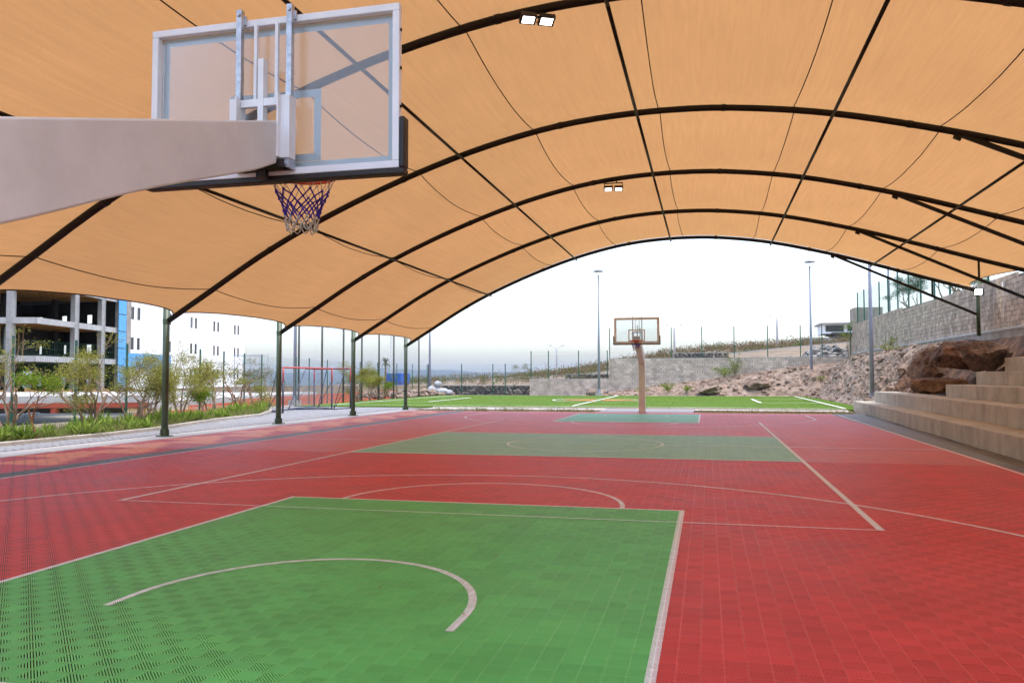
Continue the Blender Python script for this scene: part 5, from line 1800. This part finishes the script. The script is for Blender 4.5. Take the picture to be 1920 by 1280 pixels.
# spiky yucca
rnd = random.Random(90)
yk = empty('yucca', (-20.6, 37.4, 0), 'tall yucca with drooping blade leaves beyond the net poles', 'plant')
MB().tube([(-20.6, 37.4, 0), (-20.55, 37.4, 2.2), (-20.6, 37.45, 2.7)], [0.09, 0.07, 0.05], 7).build('trunk', 'bark', yk, True)
lb = MB()
for k in range(46):
    a = rnd.uniform(0, 6.28); e = rnd.uniform(-0.5, 1.2)
    p = Vector((-20.6, 37.45, 2.65)); L = rnd.uniform(0.5, 0.85)
    d = Vector((math.cos(a) * math.cos(e), math.sin(a) * math.cos(e), math.sin(e)))
    s = d.cross(Vector((0, 0, 1))).normalized() * 0.03
    q = p + d * L * 0.6; e2 = p + d * L + Vector((0, 0, -0.22))
    lb.quad(p - s, q - s, q + s, p + s); lb.tri(q - s, e2, q + s)
lb.build('leaf_rosette', 'leafc', yk)
G3 = 'trees on the upper terrace'
tree((16.6, 40.5, 5.5), 3.6, 'low dark green tree at the far end behind the terrace fence', 3, 0.9, 'leafc', 'bark', 61, 3, leafL=(0.09, 0.18), nleaf=110, group=G3, trunk_r=0.07)
tree((16.8, 33.8, 5.5), 4.0, 'tallest green tree behind the terrace fence', 3, 0.95, 'leafa', 'bark', 62, 3, leafL=(0.09, 0.18), nleaf=130, group=G3, trunk_r=0.08)
tree((16.3, 28.6, 5.5), 3.0, 'bare twiggy tree at the right end behind the terrace fence', 3, 0.3, 'leafa', 'bark', 63, 4, leafL=(0.06, 0.12), nleaf=40, group=G3, trunk_r=0.06)
sap = tree((13.55, 48.7, 2.9), 2.7, 'young bright-leaved sapling where the two block walls meet', 1, 1.0, 'leafb', 'bark', 64, 2, leafL=(0.14, 0.26), nleaf=36, trunk_r=0.04, spread=0.55)
tree((-12.9, 60.5, 0.8), 2.6, 'thin leafless pale tree above the volcanic stone wall', 2, 0.0, 'leafc', 'bark', 71, 3, trunk_r=0.03)
tree((-15.5, 62.0, 0.8), 2.3, 'small leafy tree above the left end of the stone wall', 3, 0.6, 'leafc', 'bark', 72, 3, nleaf=36)
# shrubs on the banks
def shrub(loc, r, h, n, label, leaf='leafb', L=(0.12, 0.28), seed=1, w=0.05, group='shrubs on the rocky bank'):
    global rnd
    rnd = random.Random(seed)
    t = empty('shrub', loc, label, 'shrub', group)
    st, lb = MB(), MB()
    o = Vector(loc)
    for k in range(9):
        a = rnd.uniform(0, 6.28); q = rnd.uniform(0.3, 1) * r
        e = o + Vector((math.cos(a) * q, math.sin(a) * q, h * rnd.uniform(0.5, 1)))
        st.tube([o - Vector((0, 0, 0.05)), (o + e) / 2 + Vector((0, 0, h * 0.1)), e], [0.016, 0.011, 0.006], 4, caps=False)
        for j in range(n // 9):
            f = rnd.uniform(0.25, 1.05)
            p = o + (e - o) * f + Vector((rnd.gauss(0, r * .12), rnd.gauss(0, r * .12), rnd.gauss(0, h * .08)))
            leafquad(lb, p, Vector((rnd.gauss(0, 1), rnd.gauss(0, 1), rnd.gauss(0.3, 0.5))), rnd.uniform(*L), rnd.uniform(w * 0.6, w))
    st.build('stem', 'bark', t); lb.build('foliage', leaf, t)
shrub((4.2, 48.9, 1.55), 1.4, 0.9, 420, 'wide green shrub at the foot of the higher block wall', seed=1)
shrub((5.0, 49.6, 1.7), 0.7, 1.9, 260, 'climbing green shrub rising over the higher block wall', seed=2)
shrub((-0.2, 46.9, 0.35), 0.9, 0.75, 260, 'low green shrub at the turf edge right of the far hoop', seed=3)
shrub((1.2, 46.9, 0.35), 0.6, 0.55, 160, 'smaller green shrub beside the low shrub at the turf edge', seed=4)
shrub((-2.3, 47.0, 0.3), 0.9, 0.4, 160, 'dry yellowish shrub behind the far hoop pole', 'grassd', seed=5)
shrub((13.3, 32.5, 3.2), 0.45, 0.75, 120, 'small sprig growing at the base of the retaining wall', seed=6, L=(0.12, 0.22))
shrub((12.6, 29.5, 3.0), 1.0, 0.3, 200, 'flat yellow-green tuft on top of the rock ledge', 'grassd', seed=7)
shrub((10.9, 44.0, 1.2), 0.7, 0.4, 120, 'yellowish tuft on the bank right of the lamp post', 'grassd', seed=8)

# bed planting: strap-leaved clumps one by one, fine grass as ground cover
def clump_mesh(seed, n=34, L=0.42, w=0.022, leaf='grassl'):
    r = random.Random(seed)
    b = MB()
    for k in range(n):
        a = r.uniform(0, 6.28); e = r.uniform(0.5, 1.35); q = L * r.uniform(0.6, 1.1)
        d = Vector((math.cos(a) * math.cos(e), math.sin(a) * math.cos(e), math.sin(e)))
        s = Vector((-math.sin(a), math.cos(a), 0)) * w * r.uniform(0.6, 1.1)
        p = Vector((r.gauss(0, .04), r.gauss(0, .04), 0)); m1 = p + d * q * 0.55; e2 = p + d * q + Vector((0, 0, -0.12 * q * r.uniform(0.3, 2.2)))
        b.quad(p - s * .5, m1 - s, m1 + s, p + s * .5); b.tri(m1 - s, e2, m1 + s)
    return b
def fence_x(y): return interp([(b, a) for a, b in LF], y)
def kerb_x(y): return interp([(b, a) for a, b in KERB], y)
cms = []
for k in range(4):
    o = clump_mesh(100 + k).build('daylily', 'grassl')
    cms.append(o)
rr = random.Random(14)
for k in range(130):
    y = -4.5 + 22 * rr.random() ** 1.2
    xa, xb = fence_x(y) + 0.25, kerb_x(y) - 0.22
    x = xa + (xb - xa) * rr.random() ** 0.7
    o = cms[k] if k < 4 else cms[k % 4].copy()
    if k >= 4: COL.objects.link(o)
    o.location = (x, y, 0.0)
    o.rotation_euler = (0, 0, rr.uniform(0, 6.28))
    s = rr.uniform(0.95, 1.7); o.scale = (s, s, s * rr.uniform(0.8, 1.1))
    tag(o, 'strap-leaved green daylily clump growing in the planted bed along the kerb', 'plant', 'daylily clumps in the planted bed')
gc = MB()
rnd = random.Random(15)
for k in range(15000):
    y = -5 + 24 * rnd.random() ** 1.2
    xa, xb = fence_x(y), kerb_x(y) - 0.08
    x = rnd.uniform(xa, xb)
    if fbm(x * 0.9, y * 0.9, 8, 2) < -0.25: continue
    h = rnd.uniform(0.1, 0.36); a = rnd.uniform(0, 6.28); w = 0.009
    dx, dy = math.cos(a) * w, math.sin(a) * w
    lx, ly = rnd.gauss(0, h * 0.5), rnd.gauss(0, h * 0.5)
    gc.tri((x - dx, y - dy, 0), (x + dx, y + dy, 0), (x + lx, y + ly, h))
for k in range(2600):       # weeds between the court and the turf
    x = rnd.uniform(-10.6, -2.2); y = rnd.uniform(17.2, 19.2)
    if fbm(x * 1.1, y * 1.0, 2, 2) < 0.02: continue
    h = rnd.uniform(0.05, 0.2); a = rnd.uniform(0, 6.28)
    dx, dy = math.cos(a) * .01, math.sin(a) * .01
    gc.tri((x - dx, y - dy, -0.05), (x + dx, y + dy, -0.05), (x + rnd.gauss(0, .06), y + rnd.gauss(0, .06), h))
for k in range(2500):       # tufts along walls and terraces
    q = rnd.random()
    if q < 0.4: x, y = rnd.uniform(12.3, 14.0), rnd.uniform(18, 48)
    elif q < 0.7: x, y = rnd.uniform(-3, 10), rnd.uniform(46.8, 49.5)
    else: x, y = rnd.uniform(2.4, 8.8), rnd.uniform(17.2, 18.6)
    if q < 0.7 and fbm(x * .7, y * .7, 1, 2) < 0.1: continue
    z = surf(x, y, -0.05) if q < 0.7 else -0.05
    h = rnd.uniform(0.06, 0.25); a = rnd.uniform(0, 6.28)
    dx, dy = math.cos(a) * .012, math.sin(a) * .012
    gc.tri((x - dx, y - dy, z), (x + dx, y + dy, z), (x + rnd.gauss(0, .08), y + rnd.gauss(0, .08), z + h))
tag(gc.build('grass', 'grassd'), 'fine pale grass filling the planted bed and verges', 'grass', kind='stuff')

# dry brush on the hillside
br, bg_ = MB(), MB()
rnd = random.Random(16)
for k in range(2300):
    y = rnd.uniform(79, 122); x = rnd.uniform(-48, 48)
    if y < 84 and rnd.random() < 0.5: continue
    if 18 < x < 38 and y > 108: continue
    z = terrain(x, y); hh = rnd.uniform(0.6, 1.7); rr_ = hh * rnd.uniform(0.5, 0.9)
    green = rnd.random() < (0.45 if y < 84 else 0.1)
    b = bg_ if green else br
    for j in range(26):
        a = rnd.uniform(0, 6.28); q = rr_ * math.sqrt(rnd.random())
        p = Vector((x + math.cos(a) * q, y + math.sin(a) * q, z + hh * rnd.random() * (1 - 0.6 * q / rr_)))
        leafquad(b, p, Vector((rnd.gauss(0, 1), rnd.gauss(0, 1), rnd.gauss(0.5, 0.8))), rnd.uniform(0.25, 0.6), rnd.uniform(0.04, 0.12))
for k in range(260):
    x, y = rnd.uniform(-30, -8), rnd.uniform(53, 70)
    z = terrain(x, y); hh = rnd.uniform(0.3, 0.9); rr_ = hh * 0.7
    b = bg_ if rnd.random() < 0.3 else br
    for j in range(22):
        a = rnd.uniform(0, 6.28); q = rr_ * math.sqrt(rnd.random())
        p = Vector((x + math.cos(a) * q, y + math.sin(a) * q, z + hh * rnd.random()))
        leafquad(b, p, Vector((rnd.gauss(0, 1), rnd.gauss(0, 1), rnd.gauss(0.5, 0.8))), rnd.uniform(0.15, 0.35), rnd.uniform(0.03, 0.07))
tag(br.build('dry_brush', 'brush'), 'dry brown brush covering the hillside', 'brush', kind='stuff')
tag(bg_.build('green_brush', 'brushg'), 'green scrub patches on the hillside and roadside', 'brush', kind='stuff')

# litter of tiny dark leaves on the court
lt = MB()
rnd = random.Random(18)
for k in range(60):
    x, y = rnd.uniform(-7, 7), rnd.uniform(-15, 6)
    a = rnd.uniform(0, 6.28); s = rnd.uniform(0.008, 0.022)
    c, sn = math.cos(a) * s, math.sin(a) * s
    lt.quad((x - c, y - sn, 0.006), (x + sn * .5, y - c * .5, 0.012), (x + c, y + sn, 0.007), (x - sn * .5, y + c * .5, 0.012))
tag(lt.build('leaf_litter', 'barkred'), 'tiny dark leaf fragments scattered on the court tiles', 'litter', kind='stuff')

# ================================================================== HAZE
hz_ = MB().box(-15500, 8500, -3500, 13800, -90, 190)
hzo = hz_.build('haze', 'base')
hzo.data.materials.clear()
hm = bpy.data.materials.new('haze_air'); hm.use_nodes = True
hn = hm.node_tree; hn.nodes.clear()
ho = hn.nodes.new('ShaderNodeOutputMaterial'); hv = hn.nodes.new('ShaderNodeVolumePrincipled')
hv.inputs['Color'].default_value = (0.66, 0.79, 1.0, 1)
hv.inputs['Density'].default_value = 0.00004
hv.inputs['Anisotropy'].default_value = 0.2
hn.links.new(hv.outputs[0], ho.inputs['Volume'])
hzo.data.materials.append(hm)
tag(hzo, 'thin pale blue haze over the distant hills', 'haze', kind='stuff')
